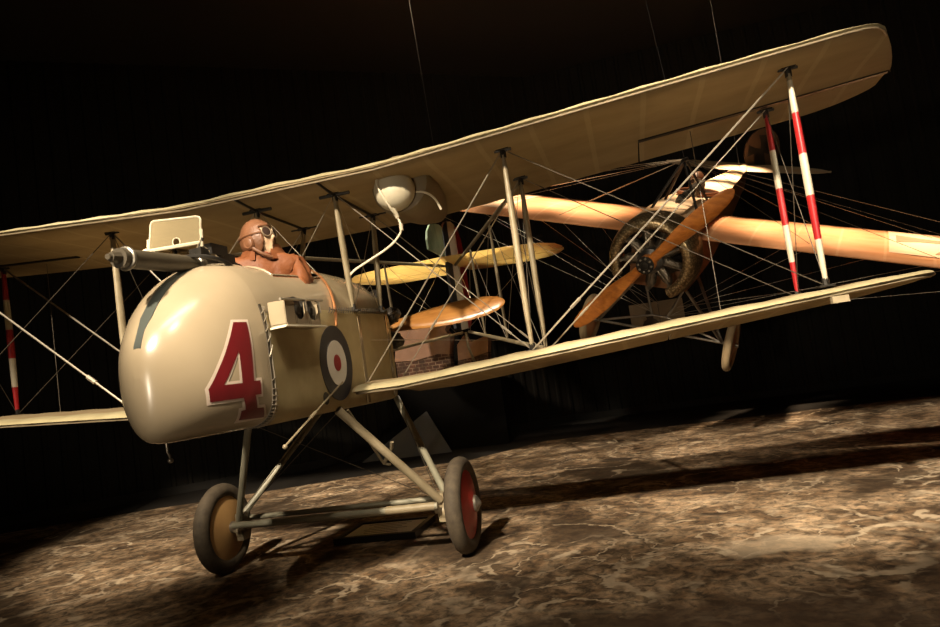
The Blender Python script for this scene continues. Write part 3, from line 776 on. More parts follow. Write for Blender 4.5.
# steps, rods
mb = MB(); mb.tube([(.374, -.42, .06), (.38, -1.28, -.245)], .0065, n=8); mb.tube([(.376, -.95, -.128), (.378, -.88, -.103)], .011, n=8); mb.ball((.38, -1.29, -.25), .014, n=6); bp(mb, 'foot_bar', M['strut'])
mb = MB(); mb.tube([(.36, -.36, -.13), (.42, .02, -.56), (.47, .02, -.57)], .01, n=8); mb.tube([(.42, .02, -.56), (.5, 0, -.45), (.52, -.03, -.41)], .014, n=8); bp(mb, 'foot_step', M['strut'])

# ---- rigging
def wire(a, b_, r=.0038, mm='wire', turn=None):
    a, b_ = Vector(a), Vector(b_); mb = MB(); mb.tube([a, b_], r, n=6)
    if turn is not None:
        p = a.lerp(b_, turn); q = a.lerp(b_, turn+.09/(b_-a).length); mb.tube([p, q], r*2.2, n=6)
    bp(mb, 'rigging_wire', M[mm])
for sg_ in (1, -1):
    for y in (0, SP):
        o, i, c = sg_*SOX, sg_*SIX, sg_*SCX
        for d in ((-.025, .025) if sg_ > 0 else (0,)):     # doubled flying wires
            wire(lo(i, y+d), up(o, y+d), .0038 if sg_ > 0 else .0085, 'wire', .16)
        wire(up(i, y), lo(o, y), .0035, 'wire_dark')
        wire(lo(i, y), up(c, y), .0042, 'wire', .1)
        wire(Vector((sg_*.37, y+.03, .03)), up(i, y), .005 if sg_ > 0 else .0065, 'wire', .25)
    for x in (SOX, SIX):
        wire(up(sg_*x, 0), lo(sg_*x, SP), .003, 'wire_dark'); wire(lo(sg_*x, 0), up(sg_*x, SP), .003, 'wire_dark')
    wire(up(sg_*SCX, 0), Vector((sg_*.365, .5, .6)), .003, 'wire'); wire(up(sg_*SCX, SP), Vector((sg_*.365, -.02, .57)), .003, 'wire')
    wire(Vector((sg_*2.95, .7, ZL_(2.95)+.03)), Vector((sg_*2.95, .7, ZU(2.95)-.03)), .0028, 'wire_dark')
    for t0, t1 in ((0.02, .36), (.36, .68), (.68, .97)):
        wire(ub(t0, sg_), lb(t1, sg_), .0028, 'wire'); wire(lb(t0, sg_), ub(t1, sg_), .0028, 'wire')
    wire(Vector((sg_*.33, .72, NB)), Vector((sg_*.8, 0, -.83)), .003, 'wire_dark')
    wire(Vector((sg_*.33, -.45, NB)), Vector((-sg_*.78, .02, -.84)), .003, 'wire_dark')
    wire(Vector((sg_*.05, 4.9, .6)), Vector((sg_*1.2, 4.75, 1.53)), .003, 'wire')
wire(up(SCX, 0), up(-SCX, 0)+Vector((0, 0, -.85)), .003, 'wire'); wire(up(-SCX, 0), Vector((.34, -.03, .58)), .003, 'wire')
wire(Vector((.37, .2, .35)), lb(.36, 1), .003, 'wire')

# ================================================================== mannequins
def evaluate_copy(o):
    dg = bpy.context.evaluated_depsgraph_get(); dg.update()
    me = bpy.data.meshes.new_from_object(o.evaluated_get(dg)); bpy.data.objects.remove(o); return me
def skin_mesh(pts, edges, radii, levels=2):
    me = bpy.data.meshes.new('tmp'); me.from_pydata([tuple(p) for p in pts], edges, [])
    o = bpy.data.objects.new('tmp', me); COL.objects.link(o)
    md_ = o.modifiers.new('s', 'SKIN'); md_.use_smooth_shade = True
    for v, r in zip(me.skin_vertices[0].data, radii):
        v.radius = r if isinstance(r, tuple) else (r, r); v.use_root = False
    me.skin_vertices[0].data[0].use_root = True
    s_ = o.modifiers.new('u', 'SUBSURF'); s_.levels = levels; s_.render_levels = levels
    return evaluate_copy(o)
def g(d, c, w): return math.exp(-((d-Vector(c)).length/w)**2)
def head_point(d, scale=1., feat=1.):
    """head about .25 m tall facing -y, d a unit direction"""
    x, y, z = d
    p = Vector((x*.076, y*.097, z*.122))
    if z < 0: p.x *= 1+.22*z; p.y *= 1+.05*z if y > 0 else 1
    if y > 0 and z < -.3: p.y *= .72
    a = feat
    p += Vector((0, -.028, -.006))*a*g(d, (0, -.98, -.12), .16)            # nose
    p += Vector((0, -.008, 0))*a*g(d, (0, -.95, .22), .35)                 # brow
    for s_ in (1, -1):
        p += Vector((0, .013, 0))*a*g(d, (s_*.36, -.9, .08), .17)          # eye sockets
        p += Vector((s_*.004, -.006, 0))*a*g(d, (s_*.5, -.8, -.2), .25)    # cheekbones
        p += Vector((s_*.018, .006, 0))*a*g(d, (s_*.99, .1, -.05), .16)    # ears
    p += Vector((0, -.010, 0))*a*g(d, (0, -.88, -.46), .13)                # lips
    p += Vector((0, .006, 0))*a*g(d, (0, -.87, -.51), .05)
    p += Vector((0, -.018, -.004))*a*g(d, (0, -.7, -.74), .25)             # chin
    return p*scale
def head_mesh(scale=1., feat=1., keep=None, n=28):
    bm = bmesh.new(); vs = []
    for i in range(n+1):
        a = PI*i/n; row = []
        for j in range(2*n):
            d = Vector((math.sin(a)*math.cos(PI*j/n), math.sin(a)*math.sin(PI*j/n), math.cos(a)))
            row.append((bm.verts.new(head_point(d, scale, feat)), d))
        vs.append(row)
    for i in range(n):
        for j in range(2*n):
            q = [vs[i][j], vs[i+1][j], vs[i+1][(j+1) % (2*n)], vs[i][(j+1) % (2*n)]]
            if keep and not keep(sum((t[1] for t in q), Vector())/4): continue
            bm.faces.new([t[0] for t in q])
    bmesh.ops.remove_doubles(bm, verts=bm.verts, dist=1e-5)
    return bm
def finish(name, bm, mm, parent, th=0., ang=60):
    for f in bm.faces: f.smooth = True
    me = bpy.data.meshes.new(name); bm.to_mesh(me); bm.free(); me.materials.append(mm)
    o = bpy.data.objects.new(name, me)
    COL.objects.link(o)
    if th:
        s_ = o.modifiers.new('t', 'SOLIDIFY'); s_.thickness = th; s_.offset = 1
    o.parent = parent; return o
def xf(bm, mtx): bmesh.ops.transform(bm, matrix=mtx, verts=bm.verts)
def hand_chain(pts, edges, rad, wrist, d, side, s=1.):
    """palm, five bent fingers"""
    d = Vector(d).normalized(); u = Vector((0, 0, 1)); sdv = d.cross(u).normalized()*side
    w = len(pts)-1 if wrist is None else wrist; base = Vector(pts[w])
    pts.append(base+d*.05*s); rad.append((.03*s, .017*s)); edges.append((w, len(pts)-1)); palm = len(pts)-1
    for k, (off, L) in enumerate(((-.03, .06), (-.01, .075), (.011, .08), (.031, .072))):
        b0 = base+d*.09*s+sdv*off*s
        pts.append(b0); rad.append(.0135*s); edges.append((palm, len(pts)-1))
        pts.append(b0+d*L*.5*s+Vector((0, 0, -.012*s))); rad.append(.0125*s); edges.append((len(pts)-2, len(pts)-1))
        pts.append(b0+d*L*.7*s+Vector((0, 0, -.045*s))); rad.append(.0115*s); edges.append((len(pts)-2, len(pts)-1))
    pts.append(base+d*.045*s+sdv*-.05*s); rad.append(.015*s); edges.append((w, len(pts)-1))
    pts.append(base+d*.08*s+sdv*-.06*s+Vector((0, 0, -.02*s))); rad.append(.013*s); edges.append((len(pts)-2, len(pts)-1))
def make_pilot(root, head_c, head_rot, seat, fwd_y=-1., leather='leather', helmet='helmet', narrow=1., turn=0., size=1., coat=1.):
    hc = Vector(head_c); S = Vector(seat); HM = Matrix.Translation(hc) @ head_rot.to_4x4() @ Matrix.Scale(size, 4)
    def L_coat(x, y, z):
        q = Vector((x*narrow, y*-fwd_y, z))
        if z > .14: q = Matrix.Rotation(turn, 3, 'Z') @ Vector((q.x*size, q.y*size, q.z))
        return S+q
    # body skeleton, seated; built straight, then twisted at the waist
    L = lambda x, y, z: S+Vector((x*narrow, y*-fwd_y, z))
    def twist(p):
        h = p.z-S.z; t = min(1, max(0, (h-.05)/.25)); t = t*t*(3-2*t)
        if h > .57: t *= max(0, 1-(h-.57)/.06)
        q = Matrix.Rotation(turn*t, 3, 'Z') @ (p-S); return S+q
    pts = [L(0, 0, .05), L(0, .02, .22), L(0, .0, .38), L(0, -.01, .50)]; rad = [(.15, .12), (.14, .11), (.145, .105), (.085, .075)]
    edges = [(0, 1), (1, 2), (2, 3)]
    nk = hc+head_rot @ Vector((0, .015, -.08)); pts += [(L(0, -.01, .53)+nk+Vector((0, 0, .03)))/2, nk+Vector((0, 0, .03))]; rad += [.058, .055]; edges += [(3, 4), (4, 5)]
    for s_ in (1, -1):
        i = len(pts); pts += [L(s_*.135, -.01, .46), L(s_*.175, -.12, .28), L(s_*.08, -.28, .16)]; rad += [.05, .043, .033]; edges += [(3, i), (i, i+1), (i+1, i+2)]
        hand_chain(pts, edges, rad, i+2, (-.35*s_, -.9*-fwd_y, .1), s_)
        i = len(pts); pts += [L(s_*.1, -.04, .03), L(s_*.13, -.44, .12), L(s_*.12, -.72, -.2), L(s_*.12, -.86, -.2)]; rad += [.08, .06, .04, .032]
        edges += [(0, i), (i, i+1), (i+1, i+2), (i+2, i+3)]
    bm = bmesh.new(); me = skin_mesh(pts, edges, rad); bm.from_mesh(me)
    for v in bm.verts: v.co = twist(v.co)
    L = L_coat
    hb = head_mesh(); xf(hb, HM); t = bpy.data.meshes.new('t'); hb.to_mesh(t); hb.free(); bm.from_mesh(t)
    bmesh.ops.remove_doubles(bm, verts=bm.verts, dist=1e-6); bmesh.ops.holes_fill(bm, edges=[e for e in bm.edges if len(e.link_faces) == 1], sides=0); bmesh.ops.recalc_face_normals(bm, faces=bm.faces)
    me = bpy.data.meshes.new('person_body'); bm.to_mesh(me); bm.free()
    o = bpy.data.objects.new('tmp', me); COL.objects.link(o)
    r = o.modifiers.new('r', 'REMESH'); r.mode = 'VOXEL'; r.voxel_size = .0055; r.use_smooth_shade = True
    me = evaluate_copy(o); me.name = 'body'
    bm = bmesh.new(); bm.from_mesh(me); bm.verts.ensure_lookup_table(); seen = set(); comps = []
    for v0 in bm.verts:
        if v0 in seen: continue
        st = [v0]; seen.add(v0); comp = []
        while st:
            v = st.pop(); comp.append(v)
            for e in v.link_edges:
                w_ = e.other_vert(v)
                if w_ not in seen: seen.add(w_); st.append(w_)
        comps.append(comp)
    comps.sort(key=len, reverse=True)
    if DEBUG: print('BODY', [len(c) for c in comps][:20])
    for c in comps[1:]: bmesh.ops.delete(bm, geom=c, context='VERTS')
    bm.to_mesh(me); bm.free(); me.materials.append(M['skin']); body = bpy.data.objects.new('body', me); COL.objects.link(body); body.parent = root
    # helmet: shell without the face opening
    def keep(d):
        if d.z < -.72 and d.y < .2: return False
        fy = -d.y
        return not (fy > .42 and d.z < .42 and abs(d.x) < .62 and (d.z > -.9))
    hb = head_mesh(1.07, .25, keep); xf(hb, HM); finish('flying_helmet', hb, M[helmet], root, .008)
    mb = MB()
    for s_ in (1, -1):                                       # ear flaps and chin strap
        mb.ball((s_*.083, .0, -.02), (.016, .036, .042), n=8); mb.torus((s_*.09, .0, -.02), (1, 0, 0), .03, .006, n=18, k=6)
    mb.tube([(.084, -.015, -.06), (.068, -.045, -.10), (.03, -.075, -.133), (0, -.083, -.138), (-.03, -.075, -.133), (-.068, -.045, -.10), (-.084, -.015, -.06)], .011, n=8)
    mb.tube([(0, -.098, .07), (0, -.02, .136), (0, .07, .105), (0, .106, .03)], .005, n=6, smooth_=1)
    bmesh.ops.transform(mb.bm, matrix=HM, verts=mb.bm.verts); mb.build('helmet_flaps', M[helmet], root)
    GZ = .016
    mb = MB()
    for s_ in (1, -1):
        c = Vector((s_*.035, -.103, GZ)); a = Vector((s_*.35, -1, .05)); mb.torus(c, a, .030, .0045, n=24, k=8)
    mb.tube([(.008, -.112, GZ), (-.008, -.112, GZ)], .006, n=6)
    bmesh.ops.transform(mb.bm, matrix=HM, verts=mb.bm.verts); gg = mb.build('goggles', M['goggle_rim'], root)
    mb = MB()
    for s_ in (1, -1):
        c = Vector((s_*.035, -.103, GZ)); a = Vector((s_*.35, -1, .05)); mb.lathe([(-.004, .03), (.002, .028), (.006, .015), (.007, .002)], c, a, n=20)
    bmesh.ops.transform(mb.bm, matrix=HM, verts=mb.bm.verts); mb.build('lens', M['lens'], gg)
    mb = MB(); ring = []
    for k in range(0, 25):
        a = lerp(-1.05, PI+1.05, k/24); ring.append((.088*math.cos(a), .109*math.sin(a)+.0, GZ+.01+.012*math.sin(a)))
    mb.tube(ring, .0085, n=8); bmesh.ops.transform(mb.bm, matrix=HM, verts=mb.bm.verts); mb.build('goggle_strap', M[helmet], gg)
    # coat with folds
    pts = [L(0, .0, .12), L(0, .02, .25), L(0, .0, .40), L(0, -.005, .52), L(0, -.01, .585)]; rad = [(.17*coat, .14*coat), (.17*coat, .135*coat), (.19*coat, .135*coat), (.13*coat, .105*coat), (.085, .085)]
    edges = [(0, 1), (1, 2), (2, 3), (3, 4)]
    for s_ in (1, -1):
        i = len(pts); pts += [L(s_*.175, -.02, .485), L(s_*.19, -.12, .3), L(s_*.09, -.25, .17)]; rad += [.088*coat, .072*coat, .055*coat]; edges += [(3, i), (i, i+1), (i+1, i+2)]
    me = skin_mesh(pts, edges, rad, 3); bm = bmesh.new(); bm.from_mesh(me); bm.normal_update()
    for v in bm.verts:
        q = v.co*9; q.z *= .55
        fold = noise.noise(Vector((v.co.x*14+v.co.z*5, v.co.y*14, v.co.z*4)))
        v.co += v.normal*(.016*noise.noise(q)+.02*(1-abs(fold)*2.2)-.008)
    finish('leather_coat', bm, M[leather], root)
    mb = MB()
    for k, (z, r) in enumerate(((.585, .088), (.615, .082), (.64, .074))):
        c = L(0, -.008, z); n_ = 40
        rings = []
        for i in range(n_+1):
            a = 2*PI*i/n_; rr_ = r+.006*math.sin(5*a+k*2); d = Vector((math.cos(a), math.sin(a), 0))
            rings.append([c+d*(rr_+.020*math.cos(2*PI*j/8))+Vector((0, 0, .022*math.sin(2*PI*j/8)+.01*math.sin(3*a+k))) for j in range(8)])
        rings[-1] = rings[0]; mb.loft(rings, cap0=False, cap1=False)
    mb.build('scarf', M['scarf'], root)
    mb = MB(); n_ = 36; rings = []
    for i in range(n_+1):
        a = -PI/2+.35+(2*PI-.7)*i/n_; d = Vector((math.cos(a), math.sin(a), 0)); k = 1+.06*math.sin(3*a)
        P = [(.075, .625), (.092, .655), (.118, .60), (.138, .535), (.128, .53), (.104, .585), (.084, .60)]
        rings.append([L(d.x*r*1.08*k/1., d.y*r*k, z) for r, z in P])
    mb.loft(rings); mb.build('coat_collar', M[leather], root, ang=70)
PIL = tag(empty('person', (0, -.5, ZO+.25)), 'person in tan leather coat, helmet and goggles seated in the cream biplane', 'person')
hr = Matrix.Rotation(math.radians(80), 3, 'Z') @ Matrix.Rotation(math.radians(-12), 3, 'X')
def at_root(root): return root.location
make_pilot(PIL, Vector((-.02, -.60, 1.062+ZO))-PIL.location, hr, Vector((-.02, -.55, .385+ZO))-PIL.location, -1, turn=math.radians(30), size=1.12, coat=1.12)

# ================================================================== the hanging monoplane
FS = .88
FP = (2.5962, 3.5757, .9596); CAMP = Vector((2.27762, -4.73853, .02139))
hubp = CAMP+(Vector(FP)-CAMP)*FS
FOK = empty('monoplane', hubp+Vector((0, 0, ZO)))
tag(FOK, 'orange linen monoplane with burnished horseshoe cowl, hanging nose down behind the cream biplane', 'airplane')
FOK.rotation_mode = 'QUATERNION'
FR = Matrix.Rotation(-.3674, 3, 'Z') @ Matrix.Rotation(.3056, 3, 'X') @ Matrix.Rotation(.3516, 3, 'Y')
FOK.rotation_quaternion = FR.to_quaternion()
def fb_(mb, name, mm, parent=None, **k):
    bmesh.ops.scale(mb.bm, vec=(FS, FS, FS), verts=mb.bm.verts); return mb.build(name, mm, parent or FOK, **k)
# fuselage: linen box girder, spotlit top and shaded sides put into its colours
mb = MB(); rings = []; fi = []
fus = [(.55, .36, .40, -.46), (1.2, .36, .42, -.46), (2.0, .355, .40, -.44), (3.2, .30, .34, -.36), (4.6, .21, .29, -.2), (6.0, .12, .26, -.05), (6.7, .04, .25, .03)]
for y, w, t, b_ in fus: rings.append([(-w, y, t), (-w*.5, y, t+.02), (w*.5, y, t+.02), (w, y, t), (w, y, b_), (-w, y, b_)])
mb.loft(rings, M['fus_side']); kk = mb.mi(M['lit_linen'])
for f in mb.bm.faces:
    f.normal_update()
    if abs(f.normal.z) > .7 and f.calc_center_median().z > .2: f.material_index = kk
FUS = fb_(mb, 'fuselage', None, ang=20)
mb = MB(); mb.torus((0, 2.35, .44), (0, .05, 1), .27, .03, n=32, k=8); fb_(mb, 'cockpit_rim', M['leather'], FUS)
mb = MB(); mb.lathe([(0, .27), (.012, .26)], (0, 2.35, .418), (0, 0, 1), n=28); fb_(mb, 'cockpit_well', M['black'], FUS)
# wings
def fwing(sg_):
    mb = MB(); rings = []
    def le(x): return interp(x, [(.36, .95), (4.2, .95), (4.5, 1.02), (4.66, 1.15), (4.76, 1.4)])
    def te(x): return interp(x, [(.36, 2.62), (3.9, 2.75), (4.4, 2.72), (4.6, 2.55), (4.76, 1.9)])
    xs = [.34+.105*i for i in range(0, 37)]+[4.3, 4.4, 4.5, 4.58, 4.66, 4.72, 4.76]
    for x in xs:
        a, b_ = le(x), te(x); ch = b_-a; fr = abs((((x+.02)/.42) % 1)-.5)*2; sag = (1-fr)*.006; ts = [0, .01, .03, .08, .15, .25, .4, .6, .8, 1]
        top = [(sg_*x, lerp(a, b_, t), .12+.035*ch*math.sin(PI*min(1, t*1.0))**.8*(1-.3*t)+.052*ch*math.sqrt(t)*(1-t)-sag*(t > .02)-.03*t) for t in ts]
        bot = [(sg_*x, lerp(a, b_, t), .115+.03*ch*math.sin(PI*t)-.03*t-.006) for t in ts]
        rings.append(top[::-1]+bot)
    mb.loft(rings); return fb_(mb, 'wing', M['peach']), (le, te)
def top_z(x, y, le=.95, te=2.7):
    ch = te-le; t = min(1, max(0, (y-le)/ch))
    return .12+.035*ch*math.sin(PI*t)**.8*(1-.3*t)+.052*ch*math.sqrt(t)*(1-t)-.03*t
FW = {}
for sg_ in (1, -1): FW[sg_], _ = fwing(sg_)
FW[1]['label'] = 'orange linen wing with faded cross'
def cross_pat(cx, cy, r, n=14):
    """outline of a cross with flared arms in the plane"""
    pl = []
    for k in range(4):
        a = k*PI/2
        for (u, v) in ((.12, .12), (.62, .2), (.98, .36), (.98, -.36), (.62, -.2), (.12, -.12)):
            pass
    for k in range(4):
        c, s_ = math.cos(k*PI/2), math.sin(k*PI/2)
        for u, v in ((.98, -.38), (.98, .38), (.55, .19), (.13, .13)):
            if (u, v) == (.98, -.38): pl += [(.55*c-(-.19)*s_, .55*s_+(-.19)*c)]
            pl.append((u*c-v*s_, u*s_+v*c))
    return [(cx+r*x, cy+r*y) for x, y in pl]
def draped(polys, zf, name, mm, parent, step=.04):
    mb = MB(); ys = sorted({p[1] for pl in polys for p in pl})
    for ya, yb in zip(ys, ys[1:]):
        n = max(1, int((yb-ya)/step)+1)
        for i in range(n):
            a, b_ = lerp(ya, yb, i/n)+1e-6, lerp(ya, yb, (i+1)/n)-1e-6
            A, B = poly_iv(polys, a), poly_iv(polys, b_)
            if len(A) != len(B): continue
            for q in range(0, len(A)-1, 2):
                k = max(1, int(max(A[q+1]-A[q], B[q+1]-B[q])/step)+1)
                for s_ in range(k):
                    P = [(lerp(A[q], A[q+1], s_/k), a), (lerp(A[q], A[q+1], (s_+1)/k), a), (lerp(B[q], B[q+1], (s_+1)/k), b_), (lerp(B[q], B[q+1], s_/k), b_)]
                    mb.face([(x, y, zf(x, y)) for x, y in P])
    return fb_(mb, name, mm, parent, weld=1e-4)
for sg_ in (1, -1):
    cx, cy = sg_*3.1, 1.85
    o = draped([[(cx-.68, 1.16), (cx+.68, 1.16), (cx+.68, 2.52), (cx-.68, 2.52)]], lambda x, y: top_z(x, y)+.004, 'cross_field', M['cross_field'], FW[sg_])
    o = draped([cross_pat(cx, cy, .62)], lambda x, y: top_z(x, y)+.008, 'cross', M['cross'], FW[sg_]); o['label'] = 'faded brown cross with flared arms'
# horseshoe cowl: rounded ring open at the bottom
mb = MB(); rings = []
for i in range(61):
    a = math.radians(lerp(-56, 212, i/60)); c, s_ = math.cos(a), math.sin(a)
    prof = [(.62, .50), (.45, .535), (.28, .535), (.15, .515), (.07, .485), (.04, .435), (.06, .385), (.11, .375), (.15, .39), (.2, .46), (.32, .505), (.45, .51), (.62, .48)]
    rings.append([(r*c, y, r*s_) for y, r in prof])
mb.loft(rings); COWL = fb_(mb, 'cowl', M['cowl'], ang=60)
# rotary engine
mb = MB(); mb.lathe([(.02, .08), (.08, .15), (.4, .15), (.5, .3), (.53, .3)], (0, 0, 0), (0, 1, 0), n=24); FE = fb_(mb, 'rotary_engine', M['engine'])
for k in range(9):
    a = 2*PI*k/9+.5; d = Vector((math.cos(a), 0, math.sin(a))); mb = MB(); prof = [(.12, .05)]
    for q in range(8): prof += [(.16+q*.02, .066), (.168+q*.02, .066), (.17+q*.02, .056), (.178+q*.02, .056)]
    prof += [(.34, .05), (.37, .028)]
    mb.lathe(prof, (0, .25, 0), d, n=14); mb.tube([Vector((0, .12, 0))+d*.1, Vector((0, .16, 0))+d*.36], .012, n=6)
    mb.box(Vector((0, .2, 0))+d*.37, (.03, .14, .03)); fb_(mb, 'cylinder', M['engine_light'], FE)
# airscrew
mb = MB(); pa = .8376
for sg_ in (1, -1): blade(mb, (0, -.04, 0), (0, 1, 0), (sg_*math.cos(pa), 0, sg_*math.sin(pa)), 1.27, .125, .95, .3, M['prop_o'], handed=1)
mb.lathe([(-.07, .10), (.07, .10)], (0, -.04, 0), (0, 1, 0), M['prop_o'], n=24)
FPROP = fb_(mb, 'propeller', None)
mb = MB(); mb.lathe([(0, .105), (.014, .105), (.016, .05), (.03, .045), (.032, .02)], (0, -.11, 0), (0, -1, 0), n=28); HB = fb_(mb, 'hub_plate', M['black'], FPROP)
for k in range(8):
    a = 2*PI*k/8; mb = MB(); mb.lathe([(0, .013), (.016, .013), (.018, .006)], (.078*math.cos(a), -.122, .078*math.sin(a)), (0, -1, 0), n=8); fb_(mb, 'hub_bolt', M['steel'], FPROP)
# gun, pylon, gear, tail
mb = MB(); mb.tube([(.12, .75, .62), (.12, 1.5, .62)], .045, n=12); mb.tube([(.12, .6, .62), (.12, .76, .62)], .016); mb.box((.12, 1.75, .6), (.09, .5, .14)); FG = fb_(mb, 'machine_gun', M['steel'])
for q in range(3):
    mb = MB(); mb.torus((.12, .85+q*.25, .62), (0, 1, 0), .046, .01, n=16, k=6); fb_(mb, 'jacket_ring', M['black'], FG)
mb = MB(); top = Vector((0, 1.35, 1.02))
for x, y in ((.3, 1.05), (-.3, 1.05), (.3, 1.75), (-.3, 1.75)): mb.tube([(x, y, .4), top+Vector((0, (y-1.35)*.15, 0))], .018, n=8)
mb.tube([top-Vector((.0, .12, 0)), top+Vector((0, .12, 0))], .022, n=8)
fb_(mb, 'pylon', M['black'])
def fwire(a, b_, r=.0045, mm='wire'):
    m_ = MB(); m_.tube([a, b_], r, n=6); fb_(m_, 'rigging_wire', M[mm])
for sg_ in (1, -1):
    for x, y in ((1.6, 1.15), (2.9, 1.15), (4.1, 1.15), (1.6, 2.2), (2.9, 2.2), (4.1, 2.2)):
        fwire(top+Vector((0, (y-1.35)*.1, 0)), (sg_*x, y, top_z(x, y)), .003, 'wire_dark' if sg_ > 0 else 'wire')
        fwire((sg_*.12, .95 if y < 2 else 1.3, -.95), (sg_*x, y, .115), .003, 'wire')
    mb = MB(); bt = Vector((sg_*.82, .82, -1.147))
    mb.tube([(sg_*.33, .6, -.44), bt], .02, n=8); mb.tube([(sg_*.33, 1.3, -.45), bt], .02, n=8); mb.tube([(sg_*.1, .85, -.95), bt], .016, n=8); mb.tube([(sg_*.3, 1.0, -.45), (sg_*.1, .85, -.95)], .016, n=8)
    fb_(mb, 'undercarriage_strut', M['steel'])
    mb = MB(); c = Vector((sg_*.93, .82, -1.147)); mb.torus(c, (1, 0, 0), .30, .05, M['wheel_tan'], n=40, k=12); WH = fb_(mb, 'wheel', None)
    mb = MB(); mb.lathe([(-.05, .02), (-.045, .06), (-.015, .26), (.015, .26), (.045, .06), (.05, .02)], c, (1, 0, 0), n=32); fb_(mb, 'wheel_disc', M['fus_side'], WH)
    mb = MB(); mb.lathe([(-.09, .03), (.09, .03)], c, (1, 0, 0), n=12); fb_(mb, 'hub', M['steel'], WH)
mb = MB(); mb.tube([(-.95, .82, -1.147), (.95, .82, -1.147)], .018, n=8); fb_(mb, 'axle', M['steel'])
mb = MB(); mb.tube([(-.1, .85, -.95), (.1, .85, -.95)], .016, n=8); fb_(mb, 'cross_tube', M['steel'])
mb = MB(); rings = []
for x in (-1.5, -1.45, -1.3, -1.0, -.5, -.05, .05, .5, 1.0, 1.3, 1.45, 1.5):
    a = interp(abs(x), [(0, 5.9), (1.2, 6.1), (1.5, 6.5)]); b_ = interp(abs(x), [(0, 6.95), (1.2, 6.95), (1.5, 6.65)])
    rings.append([(x, a, .24), (x, (a+b_)/2, .26), (x, b_, .24), (x, (a+b_)/2, .22)])
mb.loft(rings); fb_(mb, 'tailplane', M['lit_linen'])
def hinge(m_): bmesh.ops.rotate(m_.bm, verts=m_.bm.verts, cent=(0, 6.66, 0), matrix=Matrix.Rotation(math.radians(-52), 3, 'Z'))
mb = MB(); pl = []
for k in range(28):
    a = 2*PI*k/28; pl.append((6.95+.36*math.cos(a), .52+.42*math.sin(a)))
mb.loft([[(-.02, y, z) for y, z in pl], [(.02, y, z) for y, z in pl]]); hinge(mb); FRD = fb_(mb, 'rudder', M['rudder_brown'], ang=30)
for sg_ in (1, -1):
    mb = MB(); pl = cross_pat(6.95, .52, .3); f = mb.face([(sg_*.022, y, z) for y, z in pl]); bmesh.ops.triangulate(mb.bm, faces=mb.bm.faces[:]); hinge(mb); o = fb_(mb, 'rudder_cross', M['cross_black'], FRD)
    o['label'] = 'black cross with flared arms'
mb = MB(); mb.tube([(0, 6.5, .03), (0, 6.75, -.25)], .02, n=8); fb_(mb, 'tail_skid', M['strut_dark'])
# its pilot
FPIL = empty('person'); FPIL.rotation_mode = 'QUATERNION'
FPIL.location = hubp+Vector((0, 0, ZO))+FR @ Vector((0, 2.35*FS, -.12*FS)); FPIL.rotation_quaternion = FOK.rotation_quaternion
tag(FPIL, 'person with dark helmet and goggles seated in the orange monoplane, only head and shoulders showing', 'person')
make_pilot(FPIL, (0, -.06, .62), Matrix.Rotation(math.radians(-8), 3, 'X'), (0, 0, -.13), -1, 'tunic', 'helmet', .85)
# suspension cables
def cable(a, b_, label, r=.0032):
    m_ = MB(); m_.tube([a, b_], r, n=6); tag(m_.build('suspension_cable', M['frame_black']), label, 'cable')
pt = hubp+Vector((0, 0, ZO))+FR @ (top*FS)
cable(pt, Vector((pt.x-.25, pt.y, 7)), 'thin cable holding up the orange monoplane by its cabane pylon')
tq = hubp+Vector((0, 0, ZO))+FR @ (Vector((0, 6.0, .27))*FS)
cable(tq, Vector((tq.x, tq.y, 7)), 'thin cable holding up the tail of the orange monoplane')
cable(Vector((0, 4.7, 2.1+ZO)), Vector((-.1, 4.7, 7)), 'thin cable holding up the rudder of the cream biplane', .004)

# ================================================================== around the aircraft
# ruined plaster walls behind the biplane, on a black plinth
def ruin(name, label, y, outline, split, thickness=.25, extra=None):
    r = tag(empty(name, (outline[0][0], y, 0)), label, 'wall', 'ruined walls behind the biplane')
    mb = MB(); pl = [(x-outline[0][0], z+ZO) for x, z in outline]
    n0 = Vector((0, 0, 0))
    lowp, upp = split
    f = lambda P: [[(x-outline[0][0], 0, z+ZO) for x, z in P], [(x-outline[0][0], thickness, z+ZO) for x, z in P]]
    m1 = MB(); m1.loft(f(lowp)); m1.build('brickwork', M['brick'], r)
    m2 = MB(); m2.loft([[Vector(p)+Vector((0, -.02, 0)) for p in f(upp)[0]], f(upp)[1]]); m2.build('plaster', M['plaster'], r)
    for q in (extra or []): q(r, outline[0][0])
    return r
YR = 6.5
def doorway(r, ox):
    m_ = MB(); m_.box((-1.16-ox, -.012, .06+ZO), (.36, .02, .42)); m_.build('opening', M['plinth'], r)
ruin('ruined_wall', 'wide broken pink plaster wall over dark brick, left of the pair behind the propeller', YR,
     [(-1.62, .9)], ([(-1.66, -.06), (-.70, -.06), (-.70, .32), (-.9, .36), (-1.3, .31), (-1.66, .33)], [(-1.67, .33), (-1.3, .30), (-.9, .36), (-.70, .32), (-.64, .62), (-.72, .74), (-.62, .90), (-1.0, .93), (-1.57, .90)]),
     extra=[])
ruin('ruined_wall', 'small broken plaster and brick wall, right of the pair behind the propeller', YR+.02,
     [(-.60, .5)], ([(-.64, -.06), (-.07, -.06), (-.05, .27), (-.3, .22), (-.57, .2)], [(-.57, .2), (-.3, .22), (-.05, .27), (-.0, .55), (-.2, .50), (-.35, .47), (-.42, .6), (-.55, .46)]))
m_ = MB(); m_.box((-.80, YR+.13, (ZO-.06)/2), (1.8, .34, ZO-.06)); tag(m_.build('plinth', M['plinth']), 'black display plinth under the broken plaster walls', 'plinth')
tri = [Vector((-1.2, 6.40, .69)), Vector((-2.35, 6.15, 0)), Vector((-.8, 6.2, 0))]  # board added in place of a pool of light on wall and floor
